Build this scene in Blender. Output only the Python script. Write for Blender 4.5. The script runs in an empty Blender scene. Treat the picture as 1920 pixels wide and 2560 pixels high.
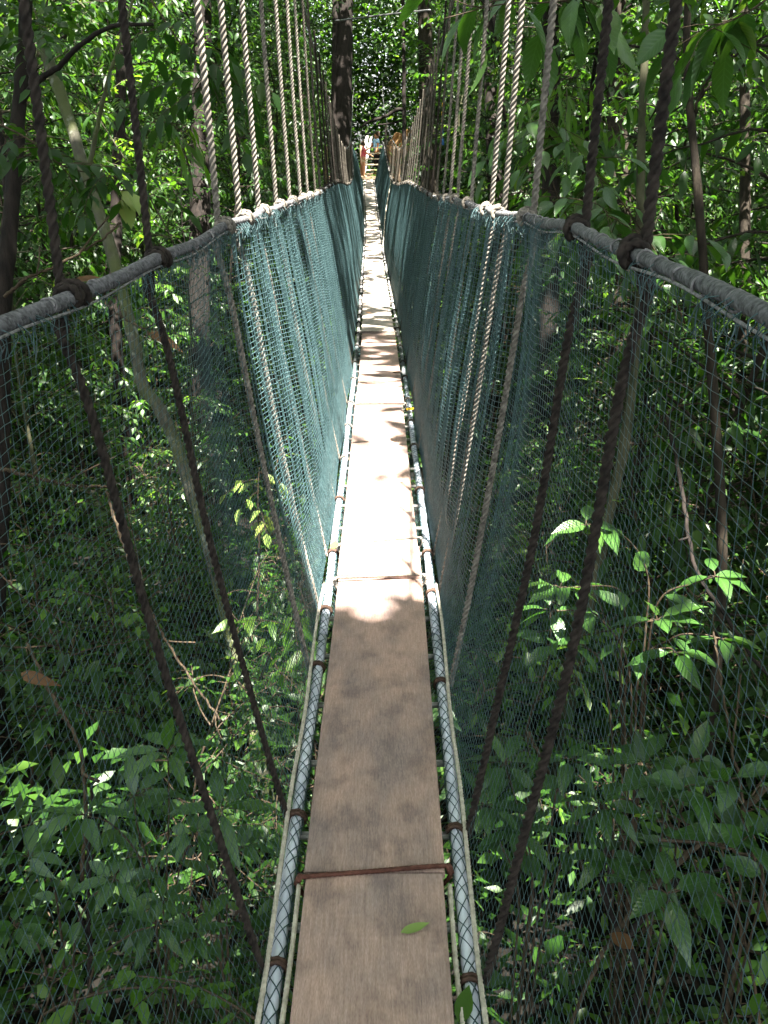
import bpy, math
import numpy as np
from mathutils import Vector, Matrix

R = math.radians
rs = np.random.RandomState(7)
scene = bpy.context.scene
COL = scene.collection

# ------------------------------------------------------------------ helpers
def link(o, parent=None):
    COL.objects.link(o)
    if parent is not None:
        o.parent = parent
    return o

def tag(o, label=None, cat=None, group=None, kind=None):
    if label: o['label'] = label
    if cat: o['category'] = cat
    if group: o['group'] = group
    if kind: o['kind'] = kind
    return o

def empty(name, loc=(0, 0, 0)):
    o = bpy.data.objects.new(name, None)
    o.empty_display_size = 0.1
    o.location = loc
    return link(o)

class MB:
    """collects arrays of vertices and faces; builds ONE mesh object"""
    def __init__(self):
        self.v = []; self.f = []; self.n = 0; self.rnd = []; self.uv = []
    def add(self, v, faces, rnd=None, uv=None):
        v = np.asarray(v, float).reshape(-1, 3)
        self.v.append(v)
        for f in (faces if isinstance(faces, list) else [faces]):
            f = np.asarray(f, np.int64)
            if len(f): self.f.append(f + self.n)
        self.rnd.append(np.zeros(len(v)) if rnd is None else np.asarray(rnd, float))
        self.uv.append(np.zeros((len(v), 2)) if uv is None else np.asarray(uv, float))
        self.n += len(v)
    def mesh(self, name, mat=None, smooth=True):
        me = bpy.data.meshes.new(name)
        if not self.v: return me
        v = np.concatenate(self.v)
        me.vertices.add(len(v))
        me.vertices.foreach_set('co', v.astype(np.float32).ravel())
        loops = np.concatenate([f.ravel() for f in self.f])
        cnt = np.concatenate([np.full(len(f), f.shape[1]) for f in self.f])
        start = np.concatenate([[0], np.cumsum(cnt)[:-1]])
        me.loops.add(len(loops)); me.loops.foreach_set('vertex_index', loops.astype(np.int32))
        me.polygons.add(len(cnt))
        me.polygons.foreach_set('loop_start', start.astype(np.int32))
        me.polygons.foreach_set('loop_total', cnt.astype(np.int32))
        me.polygons.foreach_set('use_smooth', np.full(len(cnt), bool(smooth)))
        rnd = np.concatenate(self.rnd)
        if rnd.any():
            at = me.attributes.new('rnd', 'FLOAT', 'POINT'); at.data.foreach_set('value', rnd.astype(np.float32))
        uv = np.concatenate(self.uv)
        if uv.any():
            at = me.attributes.new('leafuv', 'FLOAT2', 'POINT'); at.data.foreach_set('vector', uv.astype(np.float32).ravel())
        me.update(calc_edges=True)
        if mat: me.materials.append(mat)
        return me
    def obj(self, name, mat=None, parent=None, smooth=True):
        o = bpy.data.objects.new(name, self.mesh(name, mat, smooth))
        return link(o, parent)

def norm(a):
    a = np.asarray(a, float)
    return a / np.maximum(np.linalg.norm(a, axis=-1, keepdims=True), 1e-9)

def catmull(P, n):
    P = np.asarray(P, float)
    if len(P) < 3: 
        t = np.linspace(0, len(P) - 1, n); return np.stack([np.interp(t, np.arange(len(P)), P[:, k]) for k in range(P.shape[1])], 1)
    Q = np.vstack([2 * P[0] - P[1], P, 2 * P[-1] - P[-2]])
    t = np.linspace(0, len(P) - 1, n); i = np.minimum(t.astype(int), len(P) - 2); u = (t - i)[:, None]
    p0, p1, p2, p3 = Q[i], Q[i + 1], Q[i + 2], Q[i + 3]
    return .5 * (2 * p1 + (p2 - p0) * u + (2 * p0 - 5 * p1 + 4 * p2 - p3) * u * u + (3 * p1 - p0 - 3 * p2 + p3) * u ** 3)

def frames(P):
    T = norm(np.gradient(P, axis=0))
    up = np.array([0, 0, 1.]) if abs(T[0][2]) < .9 else np.array([0, 1., 0])
    N = np.zeros_like(P); n = norm(np.cross(np.cross(T[0], up), T[0])); N[0] = n
    for i in range(1, len(P)):
        n = N[i - 1] - T[i] * np.dot(N[i - 1], T[i]); N[i] = n / max(np.linalg.norm(n), 1e-9)
    return T, N, np.cross(T, N)

def tube(mb, P, r, sides=8, lobes=0, pitch=.05, depth=.25, caps=True, rnd=None):
    """tapered tube along P; lobes>0 makes a laid (twisted-strand) rope"""
    P = np.asarray(P, float); M = len(P)
    r = np.broadcast_to(np.asarray(r, float), (M,))
    T, N, B = frames(P)
    th = np.arange(sides) * 2 * math.pi / sides
    rad = np.repeat(r[:, None], sides, 1)
    if lobes:
        s = np.concatenate([[0], np.cumsum(np.linalg.norm(np.diff(P, axis=0), axis=1))])
        ph = th[None, :] - 2 * math.pi * s[:, None] / pitch
        rad = rad * (1 - depth + depth * np.abs(np.cos(ph * lobes / 2)) * 1.35)
    V = P[:, None, :] + rad[:, :, None] * (np.cos(th)[None, :, None] * N[:, None, :] + np.sin(th)[None, :, None] * B[:, None, :])
    i = np.arange(M - 1)[:, None]; j = np.arange(sides)[None, :]; k = (j + 1) % sides
    F = np.stack([i * sides + j, i * sides + k, (i + 1) * sides + k, (i + 1) * sides + j], -1).reshape(-1, 4)
    V = V.reshape(-1, 3); fs = [F]
    if caps:
        V = np.vstack([V, P[0], P[-1]]); a = np.arange(sides); b = (a + 1) % sides
        fs.append(np.stack([np.full(sides, M * sides), b, a], 1))
        fs.append(np.stack([np.full(sides, M * sides + 1), (M - 1) * sides + a, (M - 1) * sides + b], 1))
    mb.add(V, fs, rnd=None if rnd is None else np.full(len(V), rnd))

def resample(P, step):
    P = np.asarray(P, float)
    s = np.concatenate([[0], np.cumsum(np.linalg.norm(np.diff(P, axis=0), axis=1))])
    n = max(int(s[-1] / step) + 1, 3); t = np.linspace(0, s[-1], n)
    return np.stack([np.interp(t, s, P[:, k]) for k in range(3)], 1)

def box(mb, c, size, rot=None):
    x, y, z = np.asarray(size) / 2
    v = np.array([[sx * x, sy * y, sz * z] for sx in (-1, 1) for sy in (-1, 1) for sz in (-1, 1)], float)
    if rot is not None: v = v @ np.array(rot).T
    f = np.array([[0, 1, 3, 2], [4, 6, 7, 5], [0, 4, 5, 1], [2, 3, 7, 6], [0, 2, 6, 4], [1, 5, 7, 3]])
    mb.add(v + np.asarray(c), f)

def bevel(o, w=.004, seg=2):
    m = o.modifiers.new('bevel', 'BEVEL'); m.width = w; m.segments = seg; m.limit_method = 'ANGLE'
    return o

# ------------------------------------------------------------------ materials
def newmat(name):
    m = bpy.data.materials.new(name); m.use_nodes = True
    nt = m.node_tree; nt.nodes.clear()
    out = nt.nodes.new('ShaderNodeOutputMaterial')
    p = nt.nodes.new('ShaderNodeBsdfPrincipled'); nt.links.new(p.outputs[0], out.inputs[0])
    return m, nt, p, out

def ramp(nt, stops):
    r = nt.nodes.new('ShaderNodeValToRGB'); e = r.color_ramp.elements
    while len(e) < len(stops): e.new(.5)
    for el, (pos, c) in zip(e, stops):
        el.position = pos; el.color = (*c, 1)
    return r

def noise(nt, scale, detail=4, stretch=None, rough=.55):
    tc = nt.nodes.new('ShaderNodeTexCoord'); n = nt.nodes.new('ShaderNodeTexNoise')
    n.inputs['Scale'].default_value = scale; n.inputs['Detail'].default_value = detail; n.inputs['Roughness'].default_value = rough
    if stretch:
        mp = nt.nodes.new('ShaderNodeMapping'); mp.inputs['Scale'].default_value = stretch
        nt.links.new(tc.outputs['Object'], mp.inputs[0]); nt.links.new(mp.outputs[0], n.inputs['Vector'])
    else:
        nt.links.new(tc.outputs['Object'], n.inputs['Vector'])
    return n

def bump(nt, p, src, strength=.3, dist=.01):
    b = nt.nodes.new('ShaderNodeBump'); b.inputs['Strength'].default_value = strength; b.inputs['Distance'].default_value = dist
    nt.links.new(src, b.inputs['Height']); nt.links.new(b.outputs[0], p.inputs['Normal'])

def simple(name, c1, c2, scale=20, rough=.7, stretch=None, bstr=.3, bdist=.005, detail=4, spec=.12, metal=0, lo=.3, hi=.7):
    m, nt, p, out = newmat(name)
    n = noise(nt, scale, detail, stretch); r = ramp(nt, [(lo, c1), (hi, c2)])
    nt.links.new(n.outputs[0], r.inputs[0]); nt.links.new(r.outputs[0], p.inputs['Base Color'])
    p.inputs['Roughness'].default_value = rough; p.inputs['Specular IOR Level'].default_value = spec; p.inputs['Metallic'].default_value = metal
    if bstr: bump(nt, p, n.outputs[0], bstr, bdist)
    return m

def leafmat(name, cols, tr, rough=.4, spec=.5, mix=.38, veins=False, k=.60):
    cols = [(c[0] * k * 1.08, c[1] * k * 1.12, c[2] * k * .6) for c in cols]; tr = [(c[0] * k * 1.1, c[1] * k * 1.1, c[2] * k * .7) for c in tr]
    m, nt, p, out = newmat(name)
    a = nt.nodes.new('ShaderNodeAttribute'); a.attribute_name = 'rnd'
    r = ramp(nt, [(i / (len(cols) - 1), c) for i, c in enumerate(cols)])
    nt.links.new(a.outputs['Fac'], r.inputs[0])
    col = r.outputs[0]
    if veins:
        u = nt.nodes.new('ShaderNodeAttribute'); u.attribute_name = 'leafuv'
        sp = nt.nodes.new('ShaderNodeSeparateXYZ'); nt.links.new(u.outputs['Vector'], sp.inputs[0])
        def math_(op, a_, b_=None):
            k = nt.nodes.new('ShaderNodeMath'); k.operation = op
            for q, x in ((0, a_), (1, b_)):
                if x is None: continue
                if isinstance(x, (int, float)): k.inputs[q].default_value = x
                else: nt.links.new(x, k.inputs[q])
            return k.outputs[0]
        side = math_('ABSOLUTE', math_('SUBTRACT', sp.outputs[0], .5))
        f = math_('FRACT', math_('MULTIPLY', math_('SUBTRACT', sp.outputs[1], math_('MULTIPLY', side, .5)), 9.0))
        v1 = math_('LESS_THAN', math_('ABSOLUTE', math_('SUBTRACT', f, .5)), .09)
        v2 = math_('LESS_THAN', side, .03)
        vv = math_('MAXIMUM', v1, v2)
        wv = math_('SINE', math_('MULTIPLY', f, 6.283))
        mx = nt.nodes.new('ShaderNodeMixRGB'); mx.blend_type = 'SCREEN'; mx.inputs[2].default_value = (.06, .09, .04, 1)
        nt.links.new(math_('MULTIPLY', vv, .3), mx.inputs[0]); nt.links.new(col, mx.inputs[1]); col = mx.outputs[0]
        bump(nt, p, wv, .12, .003)
    nt.links.new(col, p.inputs['Base Color'])
    p.inputs['Roughness'].default_value = rough; p.inputs['Specular IOR Level'].default_value = spec
    t = nt.nodes.new('ShaderNodeBsdfTranslucent')
    r2 = ramp(nt, [(i / (len(tr) - 1), c) for i, c in enumerate(tr)]); nt.links.new(a.outputs['Fac'], r2.inputs[0])
    nt.links.new(r2.outputs[0], t.inputs['Color'])
    ms = nt.nodes.new('ShaderNodeMixShader'); ms.inputs[0].default_value = mix
    nt.links.new(p.outputs[0], ms.inputs[1]); nt.links.new(t.outputs[0], ms.inputs[2]); nt.links.new(ms.outputs[0], out.inputs[0])
    return m

G0 = [(.012, .034, .010), (.018, .052, .013), (.026, .070, .017), (.050, .10, .022)]
T0 = [(.03, .10, .012), (.055, .16, .016), (.085, .20, .02), (.16, .27, .03)]
M_leaf = leafmat('leaf_mid_green', G0, T0, .42, .26, .44)
M_leaf_dark = leafmat('leaf_dark_green', [(.008, .026, .009), (.013, .040, .012), (.018, .05, .014), (.03, .065, .018)], [(.018, .07, .012), (.035, .11, .015), (.05, .14, .018), (.08, .17, .02)], .44, .22, .44)
M_leaf_big = leafmat('leaf_broad_glossy', [(.020, .058, .020), (.026, .074, .022), (.034, .09, .026), (.052, .115, .03)], T0, .32, .45, .36, True)
M_leaf_lime = leafmat('leaf_young_lime', [(.03, .09, .014), (.045, .115, .018), (.06, .135, .02), (.085, .15, .025)], [(.09, .25, .02), (.12, .29, .02), (.17, .33, .028), (.23, .35, .035)], .4, .32, .48)
M_leaf_dead = leafmat('leaf_dead_brown', [(.07, .03, .018), (.10, .045, .025), (.08, .035, .02)], [(.2, .08, .03), (.25, .1, .04), (.2, .08, .03)], .7, .3, .25)
M_leaf_fallen = leafmat('leaf_fallen_yellowgreen', [(.12, .17, .06), (.13, .19, .07), (.17, .19, .07)], [(.16, .24, .06), (.16, .24, .06), (.16, .24, .06)], .5, .4, .2, k=.8)
M_leaf_yellow = leafmat('flower_yellow', [(.7, .38, .02), (.75, .45, .03)], [(.7, .4, .03), (.7, .4, .03)], .5, .3, .3, k=.6)
M_bark = simple('bark_brown', (.006, .0045, .0035), (.024, .019, .013), 9, .9, (3, 3, .7), .9, .02, 8)
M_bark_dark = simple('bark_dark', (.0035, .003, .0025), (.016, .012, .010), 8, .9, (3, 3, .6), .9, .02, 8)
M_bark_pale = simple('bark_pale_green', (.02, .022, .011), (.06, .057, .034), 7, .85, (2.5, 2.5, .8), .5, .01, 8)
M_twig = simple('twig_brown', (.012, .008, .005), (.05, .036, .022), 30, .8, None, .3)
M_soil = simple('leaf_litter_soil', (.0014, .0012, .0008), (.0045, .0035, .0022), 5, .95, None, 1.0, .05, 10)

def bark_moss():
    m, nt, p, out = newmat('bark_mossy_grey')
    n = noise(nt, 10, 8, (2.5, 2.5, .9)); r = ramp(nt, [(.3, (.018, .016, .010)), (.7, (.06, .055, .036))]); nt.links.new(n.outputs[0], r.inputs[0])
    n2 = noise(nt, 3.2, 5); r2 = ramp(nt, [(.36, (0, 0, 0)), (.54, (1, 1, 1))]); nt.links.new(n2.outputs[0], r2.inputs[0])
    n3 = noise(nt, 13, 3); r3 = ramp(nt, [(.6, (0, 0, 0)), (.68, (1, 1, 1))]); nt.links.new(n3.outputs[0], r3.inputs[0])
    mx = nt.nodes.new('ShaderNodeMixRGB'); mx.inputs[2].default_value = (.036, .044, .009, 1)
    nt.links.new(r2.outputs[0], mx.inputs[0]); nt.links.new(r.outputs[0], mx.inputs[1])
    mx2 = nt.nodes.new('ShaderNodeMixRGB'); mx2.inputs[2].default_value = (.10, .105, .08, 1)
    nt.links.new(r3.outputs[0], mx2.inputs[0]); nt.links.new(mx.outputs[0], mx2.inputs[1])
    nt.links.new(mx2.outputs[0], p.inputs['Base Color']); p.inputs['Roughness'].default_value = .9
    bump(nt, p, n.outputs[0], .8, .02)
    return m
M_bark_moss = bark_moss()

def wood(nm, fr, fg, fb):
    m, nt, p, out = newmat(nm)
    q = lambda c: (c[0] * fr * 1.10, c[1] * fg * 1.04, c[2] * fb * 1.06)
    oi = nt.nodes.new('ShaderNodeObjectInfo'); tc = nt.nodes.new('ShaderNodeTexCoord')
    ad = nt.nodes.new('ShaderNodeVectorMath'); ad.operation = 'ADD'
    nt.links.new(tc.outputs['Object'], ad.inputs[0])
    cm = nt.nodes.new('ShaderNodeVectorMath'); cm.operation = 'SCALE'; cm.inputs[0].default_value = (3, 7, 1)
    nt.links.new(oi.outputs['Random'], cm.inputs['Scale']); nt.links.new(cm.outputs[0], ad.inputs[1])
    def nz(scale, st, det=6):
        mp = nt.nodes.new('ShaderNodeMapping'); mp.inputs['Scale'].default_value = st
        n = nt.nodes.new('ShaderNodeTexNoise'); n.inputs['Scale'].default_value = scale; n.inputs['Detail'].default_value = det
        nt.links.new(ad.outputs[0], mp.inputs[0]); nt.links.new(mp.outputs[0], n.inputs['Vector']); return n
    g = nz(16, (16, 1.1, 4), 9); r = ramp(nt, [(.2, q((.150, .108, .088))), (.5, q((.205, .152, .126))), (.8, q((.262, .203, .172)))]); nt.links.new(g.outputs[0], r.inputs[0])
    s = nz(4, (2.2, 1, 1), 5); r2 = ramp(nt, [(.35, (.66, .69, .74)), (.62, (1.08, 1.03, .98))]); nt.links.new(s.outputs[0], r2.inputs[0])
    mx = nt.nodes.new('ShaderNodeMixRGB'); mx.blend_type = 'MULTIPLY'; mx.inputs[0].default_value = 1
    nt.links.new(r.outputs[0], mx.inputs[1]); nt.links.new(r2.outputs[0], mx.inputs[2])
    fg = nz(60, (9, 1.6, 3), 8); rf = ramp(nt, [(.3, (.78, .76, .75)), (.7, (1.15, 1.14, 1.12))]); nt.links.new(fg.outputs[0], rf.inputs[0])
    mxf = nt.nodes.new('ShaderNodeMixRGB'); mxf.blend_type = 'MULTIPLY'; mxf.inputs[0].default_value = 1
    nt.links.new(mx.outputs[0], mxf.inputs[1]); nt.links.new(rf.outputs[0], mxf.inputs[2])
    st2 = nz(9, (1.4, 1, 1), 7); rst = ramp(nt, [(.36, (.62, .62, .64)), (.5, (1, 1, 1))]); nt.links.new(st2.outputs[0], rst.inputs[0])
    mxs = nt.nodes.new('ShaderNodeMixRGB'); mxs.blend_type = 'MULTIPLY'; mxs.inputs[0].default_value = .8
    nt.links.new(mxf.outputs[0], mxs.inputs[1]); nt.links.new(rst.outputs[0], mxs.inputs[2]); mx = mxs
    sp = nz(38, (5, .9, 1), 2); r3 = ramp(nt, [(.68, (0, 0, 0)), (.78, (1, 1, 1))]); nt.links.new(sp.outputs[0], r3.inputs[0])
    mx3 = nt.nodes.new('ShaderNodeMixRGB'); mx3.inputs[2].default_value = (.07, .05, .04, 1)
    k = nt.nodes.new('ShaderNodeMath'); k.operation = 'MULTIPLY'; k.inputs[1].default_value = .5; nt.links.new(r3.outputs[0], k.inputs[0])
    nt.links.new(k.outputs[0], mx3.inputs[0]); nt.links.new(mx.outputs[0], mx3.inputs[1])
    # plank to plank tone
    hv = nt.nodes.new('ShaderNodeHueSaturation'); mr = nt.nodes.new('ShaderNodeMapRange')
    mr.inputs['To Min'].default_value = .85; mr.inputs['To Max'].default_value = 1.2
    nt.links.new(oi.outputs['Random'], mr.inputs[0]); nt.links.new(mr.outputs[0], hv.inputs['Value']); nt.links.new(mx3.outputs[0], hv.inputs['Color'])
    nt.links.new(hv.outputs[0], p.inputs['Base Color']); p.inputs['Roughness'].default_value = .62; p.inputs['Specular IOR Level'].default_value = .3
    bump(nt, p, g.outputs[0], .35, .003)
    return m
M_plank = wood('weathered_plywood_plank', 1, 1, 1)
M_plank_lit = wood('plank_sunlight_pale', 1.42, 1.78, 1.85)  # lighter plank copy for the far run, sun dapple put into its colour
M_rope_shade = simple('rope_shade_dark', (.005, .004, .0035), (.027, .021, .017), 60, .9, None, .4, .002)  # darker copy of the hanger rope, shade put into the colour
M_rope_sunlit = simple('rope_sunlit_pale', (.04, .035, .030), (.16, .142, .118), 60, .9, None, .4, .002)  # paler copy of the rope, sunlight put into the colour
M_rope_brown = simple('rope_brown', (.025, .015, .011), (.075, .045, .032), 70, .85, None, .4, .002)
M_rope_mid = simple('rope_weathered_grey', (.022, .019, .015), (.075, .066, .053), 60, .9, None, .4, .002)
M_rope_red = simple('rope_red_brown', (.032, .013, .009), (.085, .036, .025), 70, .85, None, .4, .002)
M_rope_white = simple('rope_offwhite', (.20, .18, .145), (.40, .36, .29), 60, .85, None, .3, .002)
M_rail_grey = simple('handrail_grey_wrapping', (.024, .0235, .0245), (.12, .118, .12), 120, .95, None, .7, .004, 6)
M_twine = simple('whipping_twine', (.05, .048, .048), (.20, .19, .19), 80, .9)
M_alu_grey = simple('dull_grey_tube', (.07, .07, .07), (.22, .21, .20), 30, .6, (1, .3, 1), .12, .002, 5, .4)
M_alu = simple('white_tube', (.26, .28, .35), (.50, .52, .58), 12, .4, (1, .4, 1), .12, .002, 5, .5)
M_rung = simple('aluminium_rung', (.14, .14, .135), (.28, .27, .25), 25, .45, None, .1, .002, 4, .5, .6)
M_net = simple('net_teal_cord', (.010, .026, .028), (.044, .079, .084), 40, .5, None, 0, .001, 2, .22)
M_steel = simple('steel_cable', (.03, .03, .03), (.10, .10, .10), 80, .5, None, .2, .002, 3, .5, .5)
M_post = simple('platform_timber', (.055, .035, .022), (.16, .11, .07), 8, .85, (3, 3, 1), .5, .01, 6)
M_tread = simple('stair_tread_timber', (.26, .22, .16), (.46, .41, .32), 10, .8, (1, 4, 1), .3)
M_cloth_tan = simple('tan_canvas', (.26, .14, .06), (.46, .28, .14), 6, .9, (2, 2, .5), .6, .02, 6)
M_board = simple('pale_board', (.50, .45, .46), (.72, .67, .66), 7, .6)
M_skin = simple('skin', (.42, .22, .14), (.52, .30, .20), 12, .55, None, .05)
M_skin2 = simple('skin_tanned', (.24, .12, .07), (.33, .17, .10), 12, .55, None, .05)
M_pink = simple('pink_cotton', (.62, .08, .16), (.78, .22, .30), 14, .85, None, .3)
M_khaki = simple('beige_cotton', (.50, .38, .28), (.66, .54, .42), 14, .85, None, .3)
M_blue = simple('blue_white_cotton', (.05, .25, .62), (.55, .75, .88), 9, .85, None, .3)
M_dark = simple('dark_cotton', (.012, .013, .018), (.035, .036, .045), 14, .85, None, .3)
M_hair = simple('hair_dark', (.02, .013, .009), (.06, .04, .025), 50, .6, (6, 6, 1), .4)
M_straw = simple('cap_straw', (.26, .18, .10), (.40, .30, .18), 30, .85, None, .3)
M_strap_y = simple('strap_yellow', (.65, .30, .02), (.80, .42, .03), 20, .7)
M_strap_b = simple('strap_blue', (.02, .07, .22), (.04, .12, .30), 20, .7)

# ------------------------------------------------------------------ camera: 35 mm, held upright, pitched 20 degrees down
PITCH = R(20.0)
F = 2150.0
cam_d = bpy.data.cameras.new('camera'); cam = bpy.data.objects.new('camera', cam_d); link(cam)
cam_d.sensor_fit = 'VERTICAL'; cam_d.sensor_height = 36; cam_d.lens = 36 * F / 2212.0; cam_d.clip_start = .02; cam_d.clip_end = 1000
cam.rotation_euler = (R(90) - PITCH, 0, 0)
scene.camera = cam
cam_d.dof.use_dof = False

def at(px, py, d):
    """world point d metres along the lens axis seen at a measured photo position (only used to survey the place)"""
    x = (px - 829.5) / F * d; u = (1106 - py) / F * d
    return np.array([x, d * math.cos(PITCH) + u * math.sin(PITCH), u * math.cos(PITCH) - d * math.sin(PITCH)])

# ------------------------------------------------------------------ light
SUN = norm([.12, -.27, 1.0])
sun_d = bpy.data.lights.new('sun', 'SUN'); sun = bpy.data.objects.new('sun', sun_d); link(sun)
sun_d.energy = 5.0; sun_d.angle = R(.53); sun_d.color = (1, .955, .87)
sun.rotation_euler = Vector(-SUN).to_track_quat('-Z', 'Y').to_euler(); sun.location = SUN * 60
w = bpy.data.worlds.new('World'); scene.world = w; w.use_nodes = True
nt = w.node_tree; bg = nt.nodes['Background']; sky = nt.nodes.new('ShaderNodeTexSky'); sky.sky_type = 'NISHITA'; sky.sun_disc = False
sky.sun_elevation = math.asin(SUN[2]); sky.sun_rotation = math.atan2(SUN[0], SUN[1]); sky.dust_density = 4.0; sky.ozone_density = .6
hs = nt.nodes.new('ShaderNodeHueSaturation'); hs.inputs['Saturation'].default_value = .5
nt.links.new(sky.outputs[0], hs.inputs['Color']); nt.links.new(hs.outputs[0], bg.inputs[0]); bg.inputs[1].default_value = .085
scene.view_settings.view_transform = 'Standard'; scene.view_settings.look = 'None'; scene.view_settings.gamma = 1
scene.view_settings.exposure = 4.0
cy = scene.cycles
cy.max_bounces = 7; cy.diffuse_bounces = 4; cy.glossy_bounces = 2; cy.transmission_bounces = 4; cy.transparent_max_bounces = 4
cy.use_denoising = True; cy.sample_clamp_indirect = 6; cy.caustics_reflective = False; cy.caustics_refractive = False

# ------------------------------------------------------------------ walkway geometry (surveyed)
YY = np.linspace(-2, 38, 4001)
def table(ys, vs, sm=60):
    v = np.interp(YY, ys, vs); k = np.hanning(2 * sm + 1); k /= k.sum()
    vp = np.concatenate([np.full(sm, v[0]), v, np.full(sm, v[-1])])
    return np.convolve(vp, k, 'valid')
_cx = table([-2, 1.5, 3.5, 7, 9.4, 15.4, 24.9, 36.3, 38], [-.022, -.022, -.012, -.032, -.055, -.144, -.27, -.53, -.57], 120)
_dz = table([-2, 2, 4, 7, 9.4, 15.4, 20, 25, 31, 36.3, 38], [-1.46, -1.46, -1.465, -1.52, -1.57, -1.70, -1.79, -1.76, -1.38, -.96, -.9], 150)
_lx = table([-2, 1.5, 1.97, 2.75, 4, 12, 24, 38], [-.457, -.452, -.412, -.398, -.41, -.42, -.45, -.58], 45)
_rx = table([-2, 1.5, 3, 12, 24, 38], [.382, .38, .372, .375, .40, .52], 40)
_lz = table([-2, .3, 1.5, 2, 2.77, 3.3, 4, 5, 7, 9.5, 12, 16, 20, 24, 30, 34, 38], [-.2, -.2, -.205, -.198, -.188, -.198, -.21, -.232, -.275, -.29, -.34, -.50, -.60, -.56, -.2, .1, .3], 18)
_rz = table([-2, 0, 1.5, 2, 2.75, 3.35, 5.1, 7, 12, 16, 20, 24, 30, 34, 38], [-.145, -.145, -.139, -.138, -.165, -.19, -.228, -.30, -.345, -.50, -.60, -.56, -.2, .1, .3], 18)
def f_(tab): return lambda y: np.interp(y, YY, tab)
cx, dz, lx, rx, lz, rz = map(f_, (_cx, _dz, _lx, _rx, _lz, _rz))
TUBE_X = .186; END = 36.3
def rail(s, y):
    y = np.asarray(y, float)
    return np.stack([cx(y) + (lx(y) if s < 0 else rx(y)), y, lz(y) if s < 0 else rz(y)], -1)
def tubep(s, y):
    y = np.asarray(y, float)
    return np.stack([cx(y) + s * TUBE_X, y, dz(y) - .030], -1)
def cable(s, y):
    y = np.asarray(y, float)
    return np.stack([cx(y) + s * np.where(s < 0, .53, .52) , y, .0058 * (y - 20.5) ** 2 + .02], -1)

SIDE = {-1: 'left', 1: 'right'}
HY = {-1: [1.51, 1.97, 2.70, 3.10, 3.62, 4.28, 4.95, 5.65, 6.25], 1: [1.47, 1.92, 2.60, 3.24, 3.62, 4.42, 5.2, 5.75, 6.35]}
for s in HY:
    r_ = np.random.RandomState(5 + s)
    while HY[s][-1] < 34.5: HY[s].append(HY[s][-1] + r_.uniform(.5, .78))

# planks: overlapping boards lying on the ladder rungs
bounds = [(-1.4, 1.742, 0), (1.748, 3.63, 0), (3.31, 6.48, 1), (6.09, 9.28, 2), (9.0, 11.35, 1), (11.1, 14.9, 2), (14.6, 17.6, 1), (17.3, 20.4, 2), (20.1, 23.2, 1), (22.9, 26.3, 2), (26.0, 29.4, 1), (29.1, 32.6, 2), (32.3, 36.3, 1)]
plank_lab = ['nearest brown plank at the photographer\'s feet with a green leaf on it', 'long brown plank from the red brown tie rope into the sunlit patch',
             'plank with leaf dapples between two blown-out sunlit joints', 'pinkish plank just past the second sunlit joint', 'pale plank beyond the pinkish dappled plank']
for i, (y0, y1, lv) in enumerate(bounds):
    root_y = (y0 + y1) / 2; n = max(int((y1 - y0) / .25), 4)
    ys = np.linspace(y0, y1, n); t = .018; hw = .150 + rs.uniform(-.004, .004)
    c = cx(ys) + rs.uniform(-.006, .006) * (i > 1); z = dz(ys) + .0195 * (lv == 2) + .0195 * np.clip((ys - (y1 - .45)) / .05, 0, 1) * 0
    if lv == 1 and i > 1: z = z + .0195 * np.clip(1 - (ys - y0 - .30) / .5, 0, 1)
    if lv == 2: z = dz(ys) + .0195 * np.clip(1 - (ys - y0 - .35) / .6, 0, 1)
    z = z + rs.uniform(0, .001)
    o0 = np.array([c.mean(), root_y, z.mean()])
    prof = [(-hw, -t), (hw, -t), (hw, -.003), (hw - .003, 0), (-hw + .003, 0), (-hw, -.003)]
    V = np.array([[c[k] + a, ys[k], z[k] + b] for k in range(n) for a, b in prof]) - o0
    m = len(prof); k = np.arange(n - 1)[:, None]; j = np.arange(m)[None, :]; j2 = (j + 1) % m
    Fq = np.stack([k * m + j, k * m + j2, (k + 1) * m + j2, (k + 1) * m + j], -1).reshape(-1, 4)[:, ::-1]
    mb = MB(); mb.add(V, [Fq, np.array([np.arange(m)]), np.array([np.arange(m)[::-1] + (n - 1) * m])])
    o = mb.obj('plank', M_plank if i < 4 else M_plank_lit, smooth=False); o.location = o0
    tag(o, plank_lab[i] if i < 5 else 'pale plank in the far narrow run of the walkway, sun dapple put into its colour', 'plank', 'planks laid end to end along the walkway' if i < 5 else 'far planks of the walkway')

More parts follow.
